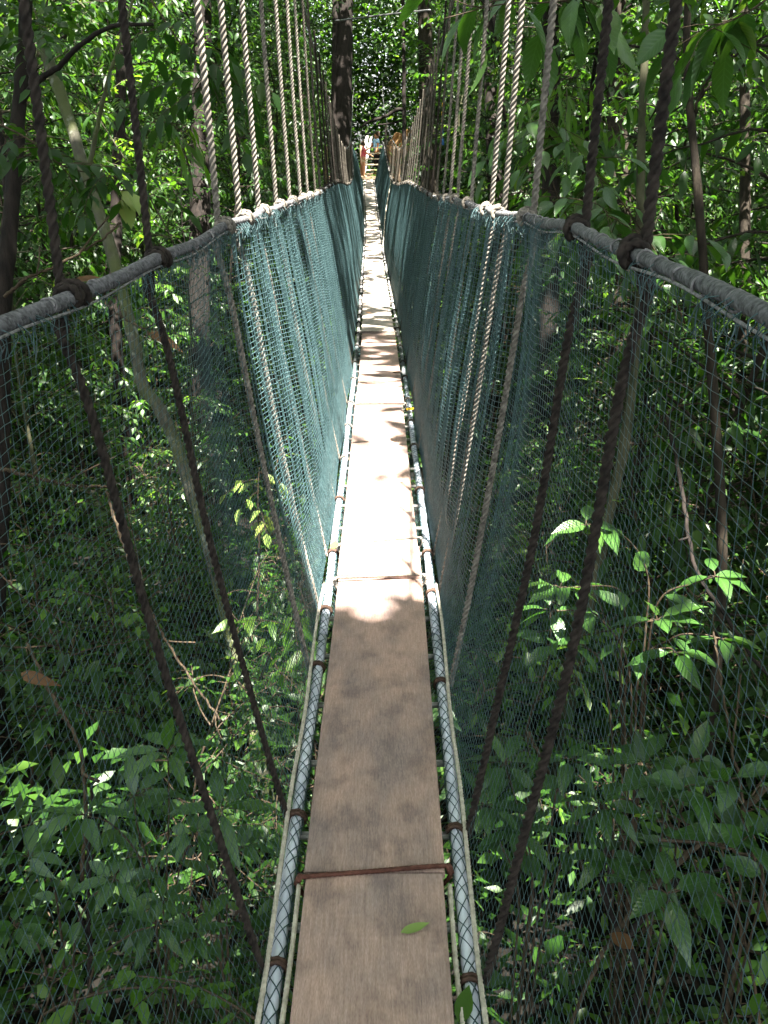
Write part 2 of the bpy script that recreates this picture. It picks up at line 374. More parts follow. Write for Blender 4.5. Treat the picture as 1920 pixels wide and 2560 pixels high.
# ladders that carry the planks: two white tubes and the rungs
lad = [(-1.4, 2.9), (2.93, 7.2), (7.23, 12.5), (12.53, 19.0), (19.03, 27.5), (27.53, 36.3)]
lad_lab = ['white tube ladder under the nearest planks, wrapped in black net', 'white tube ladder glaring in the sunlit patch of the walkway', 'white tube ladder under the pinkish dappled planks',
           'grey ladder in the shaded narrowing stretch', 'thin grey ladder where the walkway sags lowest', 'farthest thin ladder climbing to the platform']
for i, (y0, y1) in enumerate(lad):
    root = empty('tube_ladder', (float(cx(y0)), y0, float(dz(y0)) - .03)); tag(root, lad_lab[i], 'ladder', 'ladders lashed end to end under the planks')
    o0 = np.array(root.location)
    for s in (-1, 1):
        ys = np.linspace(y0, y1, max(int((y1 - y0) / .12), 8)); P = tubep(s, ys) - o0
        P[:, 0] += .0025 * np.sin(ys * 3.1 + s); 
        mb = MB(); tube(mb, P, .0140 if i else .0142, 14 if i < 2 else 8)
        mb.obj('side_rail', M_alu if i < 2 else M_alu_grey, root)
    yr = np.arange(y0 + .12, y1, .29 if i < 3 else .33)
    for y in yr:
        mb = MB(); a = tubep(-1, y); b = tubep(1, y); a = a - o0; b = b - o0
        a[0] += .010; b[0] -= .010; a[2] -= .003; b[2] -= .003
        for q in (-.006, .006):
            tube(mb, np.array([a + [0, q, 0], (a + b) / 2 + [0, q, 0], b + [0, q, 0]]), .0062, 6)
        mb.obj('rung', M_rung, root)

# handrails
for s in (-1, 1):
    ys = np.concatenate([np.arange(-.8, 3.4, .0014 if s < 0 else .005), np.arange(3.4, 8, .003 if s < 0 else .006), np.arange(8, END + .8, .05)])
    P = rail(s, ys)
    hy = np.array(HY[s])
    near = np.min(np.abs(ys[:, None] - hy[None, :]), axis=1)
    P[:, 2] -= .004 * np.clip(near / .3, 0, 1) ** 1.3 * (ys < 12)
    P[:, 0] += .004 * np.sin(ys * 5 + s)
    P[:, 2] += .003 * np.sin(ys * 7.3)
    mb = MB()
    if s < 0:
        root = empty('handrail_rope', (0, 0, 0)); tube(mb, P, .0104, 18, 3, .036, .5)
        mb.obj('rope_core', M_rail_grey, root)
        tag(root, 'thick grey laid rope handrail running down the left of the walkway', 'handrail')
    else:
        root = empty('handrail_rope', (0, 0, 0)); tube(mb, P, .0102 * (1 + .04 * np.sin(ys * 23) + .03 * np.sin(ys * 71)), 16)
        mb.obj('rope_core', M_rail_grey, root)
        tag(root, 'thick cloth-wrapped grey handrail running down the right of the walkway', 'handrail')
    # whipping: rings of twine, and a thin line tied along underneath
    mb = MB()
    y = -.3
    r2 = np.random.RandomState(3 + s)
    while y < 9:
        a = np.linspace(0, 2 * math.pi * 1.25, 26); c = rail(s, y + a * .0016)
        c[:, 2] -= .004 * np.clip(np.min(np.abs(y - hy)) / .3, 0, 1) ** 1.3
        R_ = .0112 if s > 0 else .0108
        tube(mb, c + np.stack([np.cos(a) * R_, 0 * a, np.sin(a) * R_], 1), .0017, 5)
        y += r2.uniform(.075, .12) if s > 0 else r2.uniform(.16, .3)
    ys2 = np.arange(-.3, 9, .02); c = rail(s, ys2); c[:, 2] -= .016 + .005 * np.sin(ys2 * 9); c[:, 0] -= s * .008
    tube(mb, c, .0022, 6, 2, .02, .2)
    mb.obj('whipping_twine', M_twine, root)

# main suspension cables
for s in (-1, 1):
    ys = np.arange(-1.2, 41, .2); mb = MB(); P = cable(s, ys); tube(mb, P, .011, 6)
    o = mb.obj('suspension_cable', M_steel)
    tag(o, 'dark sagging suspension cable holding the far hanger ropes on the %s' % SIDE[s], 'cable')

# hanger ropes: cable -> knot on handrail -> down outside the net -> lashing on the ladder tube
ordn = ['first', 'second', 'third', 'fourth', 'fifth', 'sixth', 'seventh', 'eighth']
for s in (-1, 1):
    for i, y in enumerate(HY[s]):
        r3 = np.random.RandomState(100 + i * 2 + (s > 0))
        base = rail(s, y); top = cable(s, y); bot = tubep(s, y); top[0] = base[0] * .35 + top[0] * .65
        root = empty('hanger_rope', tuple(bot)); o0 = bot
        dark = y < 2.3 or (y > 6 and r3.rand() < .25)
        mat = M_rope_shade if dark else M_rope_sunlit if y < 7 else M_rope_mid  # nearest shaded ropes take the darkened copy, sunlit ones the paler copy
        near = y < 7.5
        rr = (.0064 if s < 0 and y < 2.3 else .0074) if y < 6 else .0068
        off = np.array([s * .016, r3.uniform(-.01, .01), 0])
        mid = base + off
        lower = [bot + [s * .027, r3.uniform(-.02, .02), .0], bot + (base - bot) * .22 + [s * .034, 0, 0], bot + (base - bot) * .55 + [s * .036, r3.uniform(-.03, .03), 0], bot + (base - bot) * .85 + [s * .026, 0, 0], mid + [s * .012, 0, -.04]]
        upper = [mid, mid + (top - mid) * .3 + [s * .004, r3.uniform(-.006, .006), 0], mid + (top - mid) * .65 + [s * .004, 0, 0], top]
        P = catmull(lower + upper, 60)
        P = resample(P, .0026 if y < 4 else .0042 if y < 8 else .009 if y < 14 else .06) - o0
        mb = MB()
        if y < 14: tube(mb, P, rr * 1.08, 15 if y < 4 else 12, 3, .055, .6)
        else: tube(mb, P, rr * 1.0, 6)
        mb.obj('rope', mat, root)
        # knot on the handrail
        kb = MB(); kr_ = rr * .90; Rr = .0098 + kr_ * .75
        a = np.linspace(-.3, 2 * math.pi * 2.15, 150 if near else 26)
        ax = np.interp(a, [a[0], a[-1]], [-.018, .018])
        c = rail(s, y + ax)
        K = c + np.stack([np.cos(a) * Rr, 0 * a, np.sin(a) * Rr], 1)
        tube(kb, K - o0, kr_, 10 if near else 5, 3 if near else 0, .042, .4)
        a = np.linspace(-.9, 4.1, 80 if near else 14); Rr2 = Rr + kr_ * .9
        K = rail(s, y + np.interp(a, [a[0], a[-1]], [.022, -.022]) ) + np.stack([np.cos(a) * Rr2, 0 * a, np.sin(a) * Rr2], 1)
        tube(kb, K - o0, kr_, 10 if near else 5, 3 if near else 0, .042, .4)
        kb.obj('rail_knot', mat, root)
        if y < 14:
            lb = MB(); a = np.linspace(0, 2 * math.pi * 1.6, 40); Rl = .0142 + .0052
            K = tubep(s, y + np.interp(a, [0, a[-1]], [-.008, .008])) + np.stack([np.cos(a) * Rl, 0 * a, np.sin(a) * Rl], 1)
            tube(lb, K - o0, .0050, 9, 3, .04, .5)
            lb.obj('tube_lashing', M_rope_brown if y < 4.5 else mat, root)
        top_i = [k for k, q in enumerate(HY[s]) if q > 1.3]
        n_ = i
        if 1.3 < y < 6.0 and n_ < 8:
            tone = 'shade-darkened brown' if dark else 'sun-brightened pale'
            lab = '%s twisted hanger rope tied to the %s handrail, %s from the front' % (tone, SIDE[s], ordn[n_])
            tag(root, lab, 'hanger rope', 'hanger ropes along the %s handrail' % SIDE[s])
        elif y < 1.3:
            tag(root, 'dark hanger rope at the photo edge, %s handrail' % SIDE[s], 'hanger rope', 'hanger ropes along the %s handrail' % SIDE[s])
        else:
            tag(root, 'slim hanger rope in the dense far row above the %s net' % SIDE[s], 'hanger rope', 'far hanger ropes above the %s net' % SIDE[s])

# safety nets: knotted cord mesh from handrail, round the tube, to below the planks
def net(s):
    r4 = np.random.RandomState(21 + s)
    ysn = np.concatenate([np.arange(-.6, 2.0, .026), np.arange(2.0, 6.0, .0195), np.arange(6.0, 14, .024), np.arange(14, END, .045)])
    thick = np.interp(ysn, [1.5, 2.2, 3, 5, 8, 13.9, 14.1, 36], [.0005, .00082, .00115, .0015, .0020, .0023, .0035, .0037])
    NS = 86; sv = np.linspace(0, 1, NS)
    ph = np.cumsum(r4.uniform(.5, 1.5, 600)); 
    def wob(y, k): return np.sin(y * k + np.interp(y, np.linspace(-2, 38, 600), ph * .35))
    Y, S = np.meshgrid(ysn, sv, indexing='ij')
    Yb = Y + .018 * np.sin(S * 3.0 + Y * 1.7) * S + .02 * wob(Y, 2.2) * np.sin(math.pi * S)
    top = rail(s, Yb); bot = tubep(s, Yb)
    top[..., 2] -= .010; bot[..., 2] -= .004; bot[..., 0] += s * .019
    w1 = np.clip((Yb - 2.3) / 1.0, 0, 1)
    bul = .004 * np.sin(math.pi * S ** .8) * (1 + .5 * wob(Yb, .9))
    sag = S ** 4 * .010 * (.5 + .5 * np.sin(Yb * 4.2)) * w1
    ple = (.008 * wob(Yb, 15) + .010 * wob(Yb, 8.3) + .0065 * wob(Yb, 43) + .004 * wob(Yb, 77)) * (w1 * (1 - .4 * S)) - .014 * w1 * np.sin(math.pi * S) + .006 * wob(Yb, 6)
    ple = ple * np.sin(math.pi * np.clip(S * 1.15 + .06, 0, 1)) ** .5 
    ex = np.interp(Yb, [-1, 1.9, 3.3, 38], [2.6, 2.4, 1.05, 1.0]); P = top * (1 - S[..., None]) + bot * S[..., None]
    P[..., 0] = top[..., 0] + (bot[..., 0] - top[..., 0]) * S ** ex
    P[..., 0] += s * (bul + ple + sag)
    P[..., 2] -= .01 * np.sin(math.pi * S) * (1 + wob(Yb, 7))
    # small irregular stretch of each cell
    P[..., 1] += r4.normal(0, .0013, P.shape[:2]); P[..., 2] += r4.normal(0, .0011, P.shape[:2])
    zig = np.where((np.arange(NS)[None, :] + np.arange(len(ysn))[:, None]) % 2 == 0, .0005, -.0005)
    P[..., 1] += zig * (Y < 6)
    mb = MB()
    def strands(Q, th):
        """Q: (n strands, m points, 3) -> three-sided cords"""
        n, m = Q.shape[:2]
        T = norm(np.gradient(Q, axis=1)); up = np.where(np.abs(T[..., 2:3]) > .8, np.array([1., 0, 0]), np.array([0, 0, 1.]))
        A = norm(np.cross(T, up)); B = np.cross(T, A)
        th = np.broadcast_to(np.asarray(th), (n, m))[..., None]
        ang = [0, 2.094, 4.189]
        V = np.stack([Q + th * (math.cos(a) * A + math.sin(a) * B) for a in ang], 2)
        b = (np.arange(n)[:, None, None] * m + np.arange(m - 1)[None, :, None]) * 3; j = np.arange(3)[None, None, :]; k = (j + 1) % 3
        Fq = np.stack([b + j, b + k, b + 3 + k, b + 3 + j], -1).reshape(-1, 4)
        mb.add(V.reshape(-1, 3), Fq)
    nn = int((ysn < 6).sum())
    strands(P[:nn], thick[:nn, None])
    strands(P[nn:, ::3], thick[nn:, None])
    Qh = np.transpose(P, (1, 0, 2)); th = np.broadcast_to(np.minimum(thick, .0022)[None, :], Qh.shape[:2])
    strands(Qh, th)
    # knots of the near cells
    Pn = P[(ysn > .6) & (ysn < 2.6)].reshape(-1, 3); kr = .00125
    octv = np.array([[1, 0, 0], [-1, 0, 0], [0, 1, 0], [0, -1, 0], [0, 0, 1], [0, 0, -1]]) * kr
    octf = np.array([[0, 2, 4], [2, 1, 4], [1, 3, 4], [3, 0, 4], [2, 0, 5], [1, 2, 5], [3, 1, 5], [0, 3, 5]])
    mb.add((Pn[:, None, :] + octv[None]).reshape(-1, 3), (octf[None] + 6 * np.arange(len(Pn))[:, None, None]).reshape(-1, 3))
    # loose slanting mesh from tube to under the plank
    yb = np.arange(-.4, 9, .026); q = np.linspace(0, 1, 7)
    for sg in (1, -1):
        YB, Qq = np.meshgrid(yb, q, indexing='ij'); yq = YB + sg * .10 * Qq + .006 * np.sin(YB * 31)
        a = tubep(s, yq); b = a.copy(); b[..., 0] -= s * .10
        Pm = a * (1 - Qq[..., None]) + b * Qq[..., None]; Pm[..., 2] -= .018 + .045 * np.sin(math.pi * Qq * .8)
        strands(Pm, .0007)
    root = empty('safety_net', (0, 0, 0))
    mb.obj('mesh_panel', M_net, root)
    # net wrapped round the tube
    mw = MB(); mb_ = mb
    mb2 = MB()
    yw = np.arange(-.4, 8.5, .006)
    for sg in (1, -1):
        for k in range(4):
            a = 2 * math.pi * (yw / .19 * sg + k / 4) + .5 * np.sin(yw * 9) + .35 * np.sin(yw * 23 + k * 2 + sg); c = tubep(s, yw)
            tube(mb2, c + np.stack([np.cos(a) * .0152, 0 * a, np.sin(a) * .0152], 1), .0012, 4)
    mb2.obj('tube_wrapping', M_net, root)
    # frayed border gathered on the handrail
    fb = MB()
    for y in np.concatenate([r4.uniform(-.2, 4, 420), r4.uniform(2.5, 10, 420)]):
        c = rail(s, y); L = r4.uniform(.015, .05); a = r4.uniform(2.6, 6.8)
        p0 = c + np.array([math.cos(a) * .0100, 0, math.sin(a) * .0100 - .003])
        p1 = p0 + np.array([math.cos(a) * .012, r4.uniform(-.02, .02), -L * .4]); p2 = p1 + np.array([r4.uniform(-.012, .012), r4.uniform(-.025, .025), -L * .6])
        tube(fb, catmull([p0, p1, p2], 5), .0008, 3, caps=False)
    fb.obj('frayed_border', M_net, root)
    return root
tag(net(-1), 'teal cord safety net hanging in folds from the left handrail', 'net')
tag(net(1), 'teal cord safety net with dark see-through mesh below the right handrail', 'net')

# lacing ropes lying beside the tubes
def lacing(pts, lab, rad=.0052):
    mb = MB(); P = resample(catmull(pts, 80), .005 if rad > .004 else .01); o0 = P[0].copy()
    tube(mb, P - o0, rad, 9, 3, .026, .28); o = mb.obj('lacing_rope', M_rope_white); o.location = o0
    tag(o, lab, 'rope')
def side_line(s, off, y0, y1, zo=.016):
    ys = np.linspace(y0, y1, 14); P = tubep(s, ys); P[:, 0] += s * (off + .003 * np.sin(ys * 7)); P[:, 2] += zo + .003 * np.sin(ys * 5)
    return P
lacing(side_line(-1, .020, -.6, 3.3), 'off-white rope running along the outside of the left ladder tube')
lacing(side_line(1, .019, -.6, 3.3), 'off-white rope running along the outside of the right ladder tube')
lacing(side_line(-1, -.024, -.6, 1.72), 'short off-white rope between the left tube and the nearest plank')
lacing(side_line(1, -.024, -.6, 1.72), 'short off-white rope between the right tube and the nearest plank')

# tie ropes across the plank joints
def tie(y, lab, slant=.03, mat=M_rope_red, r=.0075, zo=0):
    z = float(dz(y)) + zo; c = float(cx(y)); a = -1; 
    pts = [[c - .150, y - slant / 2, z - .045], [c - .164, y - slant / 2, z - .022], [c - .160, y - slant / 2, z - .006], [c - .150, y - slant / 2, z + r * .8], [c, y, z + r * .9], [c + .150, y + slant / 2, z + r * .8], [c + .160, y + slant / 2, z - .006], [c + .164, y + slant / 2, z - .022], [c + .150, y + slant / 2, z - .045]]
    P = resample(catmull(pts, 90), .004); mb = MB(); o0 = P[0].copy(); tube(mb, P - o0, r, 10, 3, .034, .2)
    root = empty('tie_rope', tuple(o0)); mb.obj('rope', mat, root)
    for s in (-1, 1):
        kb = MB()
        kk = np.array([c + s * .163, y + s * slant / 2, z - .012])
        kb2 = [kk + [0, -.01, .01], kk + [-s * .006, 0, .016], kk + [0, .012, .006], kk + [s * .006, 0, -.006]]
        tube(kb, catmull(kb2, 14) - o0, r * .95, 8)
        kb.obj('knot', mat, root)
    tag(root, lab, 'tie rope', 'tie ropes lashed over plank joints')
tie(1.745, 'red brown tie rope across the nearest plank joint', .035, M_rope_red, .0052)
tie(3.30, 'pale thin tie rope across the sunlit joint nearer the camera', .03, M_rope_sunlit, .005, .012)
tie(3.64, 'pale thin tie rope at the farther edge of the sunlit joint', .07, M_rope_sunlit, .0042, .017)
tie(6.07, 'thin tie rope at the dark joint in front of the pinkish plank', .02, M_rope_sunlit, .005, .012)
tie(9.0, 'thin tie rope across the joint beyond the pinkish plank', .02, M_rope_sunlit, .006, .014)
tie(20.1, 'pale tie rope slung across the far narrow stretch', .05, M_rope_white, .009, .014)
# rope running from that far tie up to the right handrail
P = np.array([tubep(1, 20.1) + [0, 0, .03], (tubep(1, 20.6) + rail(1, 21.3)) / 2 + [-.04, 0, 0], rail(1, 21.8) + [-.02, 0, -.02]]); P = resample(catmull(P, 30), .03)
mb = MB(); tube(mb, P, .008, 6); tag(mb.obj('stay_rope', M_rope_white), 'pale rope slanting from a far plank up to the right handrail', 'rope')

# ------------------------------------------------------------------ leaves
LOW_V = np.array([[0, 0, 0], [.42, -1, 1], [.45, 0, 0], [.42, 1, 1], [1, 0, 0]], float)
LOW_F = np.array([[0, 2, 1], [2, 4, 1], [0, 3, 2], [2, 3, 4]])
def hi_tmpl(n=7):
    t = np.array([0, .06, .2, .4, .6, .8, .92, 1]); w_ = np.array([.03, .28, .78, 1, .88, .5, .18, .01])
    V = []; 
    for a, b in zip(t, w_):
        V += [[a, -b, b], [a, 0, 0], [a, b, b]]
    Fq = []
    for i in range(len(t) - 1):
        k = 3 * i; Fq += [[k, k + 1, k + 4, k + 3], [k + 1, k + 2, k + 5, k + 4]]
    return np.array(V, float), np.array(Fq)
HI_V, HI_F = hi_tmpl()
MID_V = np.array([[0, 0, 0], [.22, -.8, .8], [.22, 0, 0], [.22, .8, .8], [.58, -.9, .9], [.58, 0, 0], [.58, .9, .9], [1, 0, 0]], float)
MID_T = np.array([[0, 2, 1], [0, 3, 2], [4, 5, 7], [5, 6, 7]]); MID_Q = np.array([[1, 2, 5, 4], [2, 3, 6, 5]])

def leaves(mb, B, D, N, L, W, rnd, q=0, droop=.18, fold=.12, wave=0):
    B = np.asarray(B, float); n = len(B)
    if n == 0: return
    D = norm(D); S = norm(np.cross(D, N)); N = norm(np.cross(S, D))
    L = np.broadcast_to(L, (n,))[:, None, None]; W = np.broadcast_to(W, (n,))[:, None, None]
    V, fs = (LOW_V, [LOW_F]) if q == 0 else (MID_V, [MID_T, MID_Q]) if q == 1 else (HI_V, [HI_F])
    t = V[:, 0][None, :, None]; sd = V[:, 1][None, :, None]; fo = np.abs(V[:, 2])[None, :, None]
    dr = np.broadcast_to(droop, (n,))[:, None, None]
    up = N[:, None, :]
    P = B[:, None, :] + D[:, None, :] * (t * L) + S[:, None, :] * (sd * W / 2) + up * (fo * W * fold - dr * L * t ** 2)
    if wave:
        P = P + up * (wave * L * np.sin(t * 17 + sd * 1.3 + np.arange(n)[:, None, None]) * np.abs(sd))
    k = len(V); base = (np.arange(n) * k)[:, None, None]
    uv = np.stack([V[:, 1] * .5 + .5, V[:, 0]], 1)
    mb.add(P.reshape(-1, 3), [(f[None] + base).reshape(-1, f.shape[1]) for f in fs], rnd=np.repeat(np.clip(rnd, .002, 1), k), uv=np.tile(uv, (n, 1)) if q == 2 else None)

def twig_leaves(r, mb, P, L, asp, q, droop=.2, dens=.5, jitter=.35, tone=.5, hang=0.0):
    """alternate leaves along a twig polyline"""
    P = np.asarray(P); seg = np.linalg.norm(np.diff(P, axis=0), axis=1); tot = seg.sum()
    n = max(int(tot / (L * dens)), 2)
    s = np.linspace(.15, 1, n) * tot; cs = np.concatenate([[0], np.cumsum(seg)])
    B = np.stack([np.interp(s, cs, P[:, k]) for k in range(3)], 1)
    T = norm(np.gradient(B, axis=0)); up = np.array([0, 0, 1.])
    side = np.where(np.arange(n) % 2 == 0, 1, -1)[:, None]
    lat = norm(np.cross(T, up) + 1e-4)
    D = T * .55 + lat * side * .85 + r.normal(0, jitter * .5, (n, 3)) + np.array([0, 0, -.18 - hang])
    D[-1] = T[-1] + [0, 0, -.2 - hang]
    N = up + r.normal(0, jitter, (n, 3)) + (.8 * D * hang)
    leaves(mb, B, D, N, L * r.uniform(.65, 1.15, n), L * asp * r.uniform(.8, 1.1, n), np.clip(tone + r.normal(0, .2, n), 0, 1), q, droop, .14)

def bend(r, p, d, length, n=5, droop=.25, wob=.12):
    d = norm(d); P = [np.array(p, float)]
    for i in range(n - 1):
        d = norm(d + np.array([0, 0, -droop / n]) + r.normal(0, wob, 3)); P.append(P[-1] + d * length / (n - 1))
    return np.array(P)

def plant(seed, H, c0, Rr, nb, L, asp, q=0, stem_r=.03, dens=.5, tw=4, droop=.2, hang=0., lean=.06, elev=(.1, .8), top=True, tone=.5):
    """returns (stem MB, foliage MB): a stem with limbs, twigs and alternate leaves"""
    r = np.random.RandomState(seed); st = MB(); fo = MB()
    ctrl = [np.array([0, 0, 0.])]
    for k in range(1, 5): ctrl.append(np.array([r.normal(0, lean * H * k / 4), r.normal(0, lean * H * k / 4), H * k / 4]))
    S = catmull(ctrl, 24); tube(st, S, np.interp(np.linspace(0, 1, 24), [0, 1], [stem_r, stem_r * .25]), 7)
    for b in range(nb):
        u = c0 + (1 - c0) * (b + r.rand()) / nb; i = min(int(u * 23), 22); p = S[i] + (S[i + 1] - S[i]) * (u * 23 - i)
        az = b * 2.4 + r.normal(0, .5); el = r.uniform(*elev)
        ln = Rr * r.uniform(.55, 1.1) * (1 - .45 * ((u - c0) / max(1 - c0, .01)) ** 2)
        Bp = bend(r, p, [math.cos(az) * math.cos(el), math.sin(az) * math.cos(el), math.sin(el)], ln, 6, .7)
        tube(st, catmull(Bp, 9), np.interp(np.linspace(0, 1, 9), [0, 1], [max(stem_r * .35, .004), .0025]), 5, caps=False)
        tn = tone + r.normal(0, .13)
        twig_leaves(r, fo, Bp[2:], L, asp, q, droop, dens, tone=tn, hang=hang)
        for t in range(tw):
            f = r.uniform(.25, .98) * 5; k = min(int(f), 4); p2 = Bp[k] + (Bp[k + 1] - Bp[k]) * (f - k)
            d = norm(Bp[k + 1] - Bp[k]); sd = norm(np.cross(d, [0, 0, 1])) * (1 if t % 2 else -1)
            Tp = bend(r, p2, d * .6 + sd + r.normal(0, .25, 3), r.uniform(.3, .6) * max(ln * .5, L * 3), 4, .6)
            tube(st, Tp, [.003, .0025, .002, .0015], 3, caps=False)
            twig_leaves(r, fo, Tp, L, asp, q, droop, dens, tone=tn, hang=hang)
    return st, fo

def whorl(r, st, fo, p, n, L, asp, tilt=-.1, q=2, tone=.5, mbw=0.01, az0=0., spread=2 * math.pi, up=.15):
    """rosette of large leaves at the tip of a stem, each on a short petiole"""
    az = az0 + (np.arange(n) + r.uniform(-.25, .25, n)) / n * spread
    el = r.normal(up, .22, n); D = np.stack([np.cos(az) * np.cos(el), np.sin(az) * np.cos(el), np.sin(el)], 1)
    B = p + D * L * .18
    for k in range(n): tube(st, np.array([p, p + D[k] * L * .1 + [0, 0, .004], B[k]]), .0022, 4, caps=False)
    leaves(fo, B, D, np.array([0, 0, 1.]) + r.normal(0, .22, (n, 3)), L * r.uniform(.75, 1.1, n), L * asp * r.uniform(.85, 1.1, n), np.clip(tone + r.normal(0, .2, n), 0, 1), q, r.uniform(.25, .65, n), .10, .015)

# ------------------------------------------------------------------ terrain
def ground(x, y):
    x = np.asarray(x, float); y = np.asarray(y, float)
    g = -4.9 + .25 * np.sin(x * .5 + 1) + .2 * np.sin(y * .43 + x * .2) + .10 * np.sin(x * 1.7) * np.sin(y * 1.3)
    g = g + np.clip((np.abs(x) - 5) / 25, 0, 1) ** 1.3 * 4.0
    t = np.clip((y - 24) / 14, 0, 1); g = g + t * t * (3 - 2 * t) * 2.6
    return g
gx = np.concatenate([np.linspace(-90, -22, 18), np.linspace(-20, 20, 81), np.linspace(22, 90, 18)]); gy = np.concatenate([np.linspace(-60, -12, 14), np.linspace(-10, 50, 121), np.linspace(52, 130, 20)])
GX, GY = np.meshgrid(gx, gy, indexing='ij'); GZ = ground(GX, GY) + np.random.RandomState(2).normal(0, .03, GX.shape)
mb = MB(); a, b = GX.shape; i = np.arange(a - 1)[:, None]; j = np.arange(b - 1)[None, :]
mb.add(np.stack([GX, GY, GZ], -1).reshape(-1, 3), np.stack([i * b + j, (i + 1) * b + j, (i + 1) * b + j + 1, i * b + j + 1], -1).reshape(-1, 4))
tag(mb.obj('ground', M_soil), 'dark leaf litter forest floor below the walkway', 'ground', kind='structure')

exec_parts = []
# ------------------------------------------------------------------ canopy overhead (out of frame): gaps and clumps shaped to place sun and shade
def canopy():
    r = np.random.RandomState(11); mb = MB()
    def shadow(P):  # where the leaf's shadow falls on the plank plane
        k = (P[:, 2] + 1.46)[:, None]; return P[:, :2] - SUN[None, :2] / SUN[2] * k
    def clumps(n, xr, yr, zr, per, sig):
        C = np.stack([r.uniform(*xr, n), r.uniform(*yr, n), r.uniform(*zr, n)], 1)
        C[:, :2] += SUN[None, :2] / SUN[2] * (C[:, 2] + 1.46)[:, None]
        return (C[:, None, :] + r.normal(0, 1, (n, per, 3)) * np.array([sig, sig, sig * .45])).reshape(-1, 3)
    A = clumps(2600, (-16, 16), (-9, 44), (6, 11), 26, .75); A2 = clumps(3400, (-34, 34), (-14, 66), (9, 15), 26, 1.2)
    B = clumps(420, (-3.2, 3.6), (-3, 11), (6.0, 9), 26, .5)
    Cc = clumps(230, (-3.0, 3.0), (10, 38), (7.0, 10), 26, .6)
    D1 = clumps(70, (-.9, .9), (1.65, 2.85), (6.5, 9), 26, .22); D2 = clumps(60, (-.9, .9), (-.6, 1.2), (6.5, 9), 26, .22)  # extra clumps added to shade chosen stretches of the deck
    D3 = clumps(90, (-2.3, -.4), (27.8, 31.5), (7, 10), 26, .4)  # extra clumps added to keep the big far trunk in shade
    P = np.vstack([A, B, Cc, A2, D1, D2, D3]); n = len(P)
    D = r.normal(0, 1, (n, 3)) * [1, 1, .35]; Ls = r.uniform(.24, .42, n) * np.where(P[:, 2] > 10.5, 1.6, 1)
    q = shadow(P + norm(D) * Ls[:, None] * .5); x, y = q[:, 0], q[:, 1]
    keep = np.ones(len(P), bool); j = r.normal(0, .05, (len(P), 2)); x = x + j[:, 0]; y = y + j[:, 1]
    def hole(x0, x1, y0, y1, p=1.0):  # clears leaves along the sun direction above a chosen patch
        nonlocal keep
        keep &= ~((x > x0) & (x < x1) & (y > y0) & (y < y1) & (r.rand(len(P)) < p))
    hole(-.9, .28, 2.96, 4.25); hole(.38, 1.6, 2.9, 4.25, .84); hole(.15, .34, 3.1, 3.9); hole(-.9, .24, 5.5, 6.65); hole(-.5, .17, 4.15, 5.55, .88); hole(-.6, .17, 6.6, 9.3, .70)
    hole(-.85, -.1, 3.2, 7.8, .96); hole(-.45, .3, 9.3, 36, .45); hole(-.85, -.25, 7.8, 30, .45); hole(-6, 5, 42, 62, .5); hole(-1.6, .3, 36, 40.5, .75)
    hole(-.22, .14, 1.26, 1.64, .62); hole(-.13, -.02, 2.0, 2.12, .9)
    for k in range(40):
        hx, hy, hr = r.uniform(2.2, 8), r.uniform(7, 16), r.uniform(.2, .6)
        keep &= ~(((x - hx) ** 2 + (y - hy) ** 2) < hr * hr)
    for k in range(110):
        hx, hy, hr = (r.uniform(1.8, 8), r.uniform(6, 20), r.uniform(.2, .45)) if k < 75 else (r.uniform(-8, -2), r.uniform(8, 20), r.uniform(.2, .45))
        keep &= ~(((x - hx) ** 2 + (y - hy) ** 2) < hr * hr)
    # random openings over the forest on both sides
    for k in range(330):
        hx, hy, hr = r.uniform(-14, 14), r.uniform(-2, 40), r.uniform(.15, .75)
        if abs(hx) < 1.3 and hy < 9 or (1.3 < hx < 4.5 and hy < 6 and hr > .3) or (abs(hx) < 2.5 and hy < 3.6) or (-4.2 < hx < -1.6 and 3.5 < hy < 8.5 and hr > .25) or (-3 < hx < 1 and 22 < hy < 36): continue
        keep &= ~(((x - hx) ** 2 + (y - hy) ** 2) < hr * hr)
    P = P[keep]; D = D[keep]; Ls = Ls[keep]; n = len(P)
    N = np.array([0, 0, 1.]) + r.normal(0, .4, (n, 3))
    leaves(mb, P, D, N, Ls, Ls * .48, r.uniform(.1, .9, n), 0, .15, .1)
    tag(mb.obj('shaped_forest_canopy', M_leaf), 'leafy high canopy overhead, its gaps shaped to let sun through in chosen patches', 'canopy', kind='stuff')
canopy()

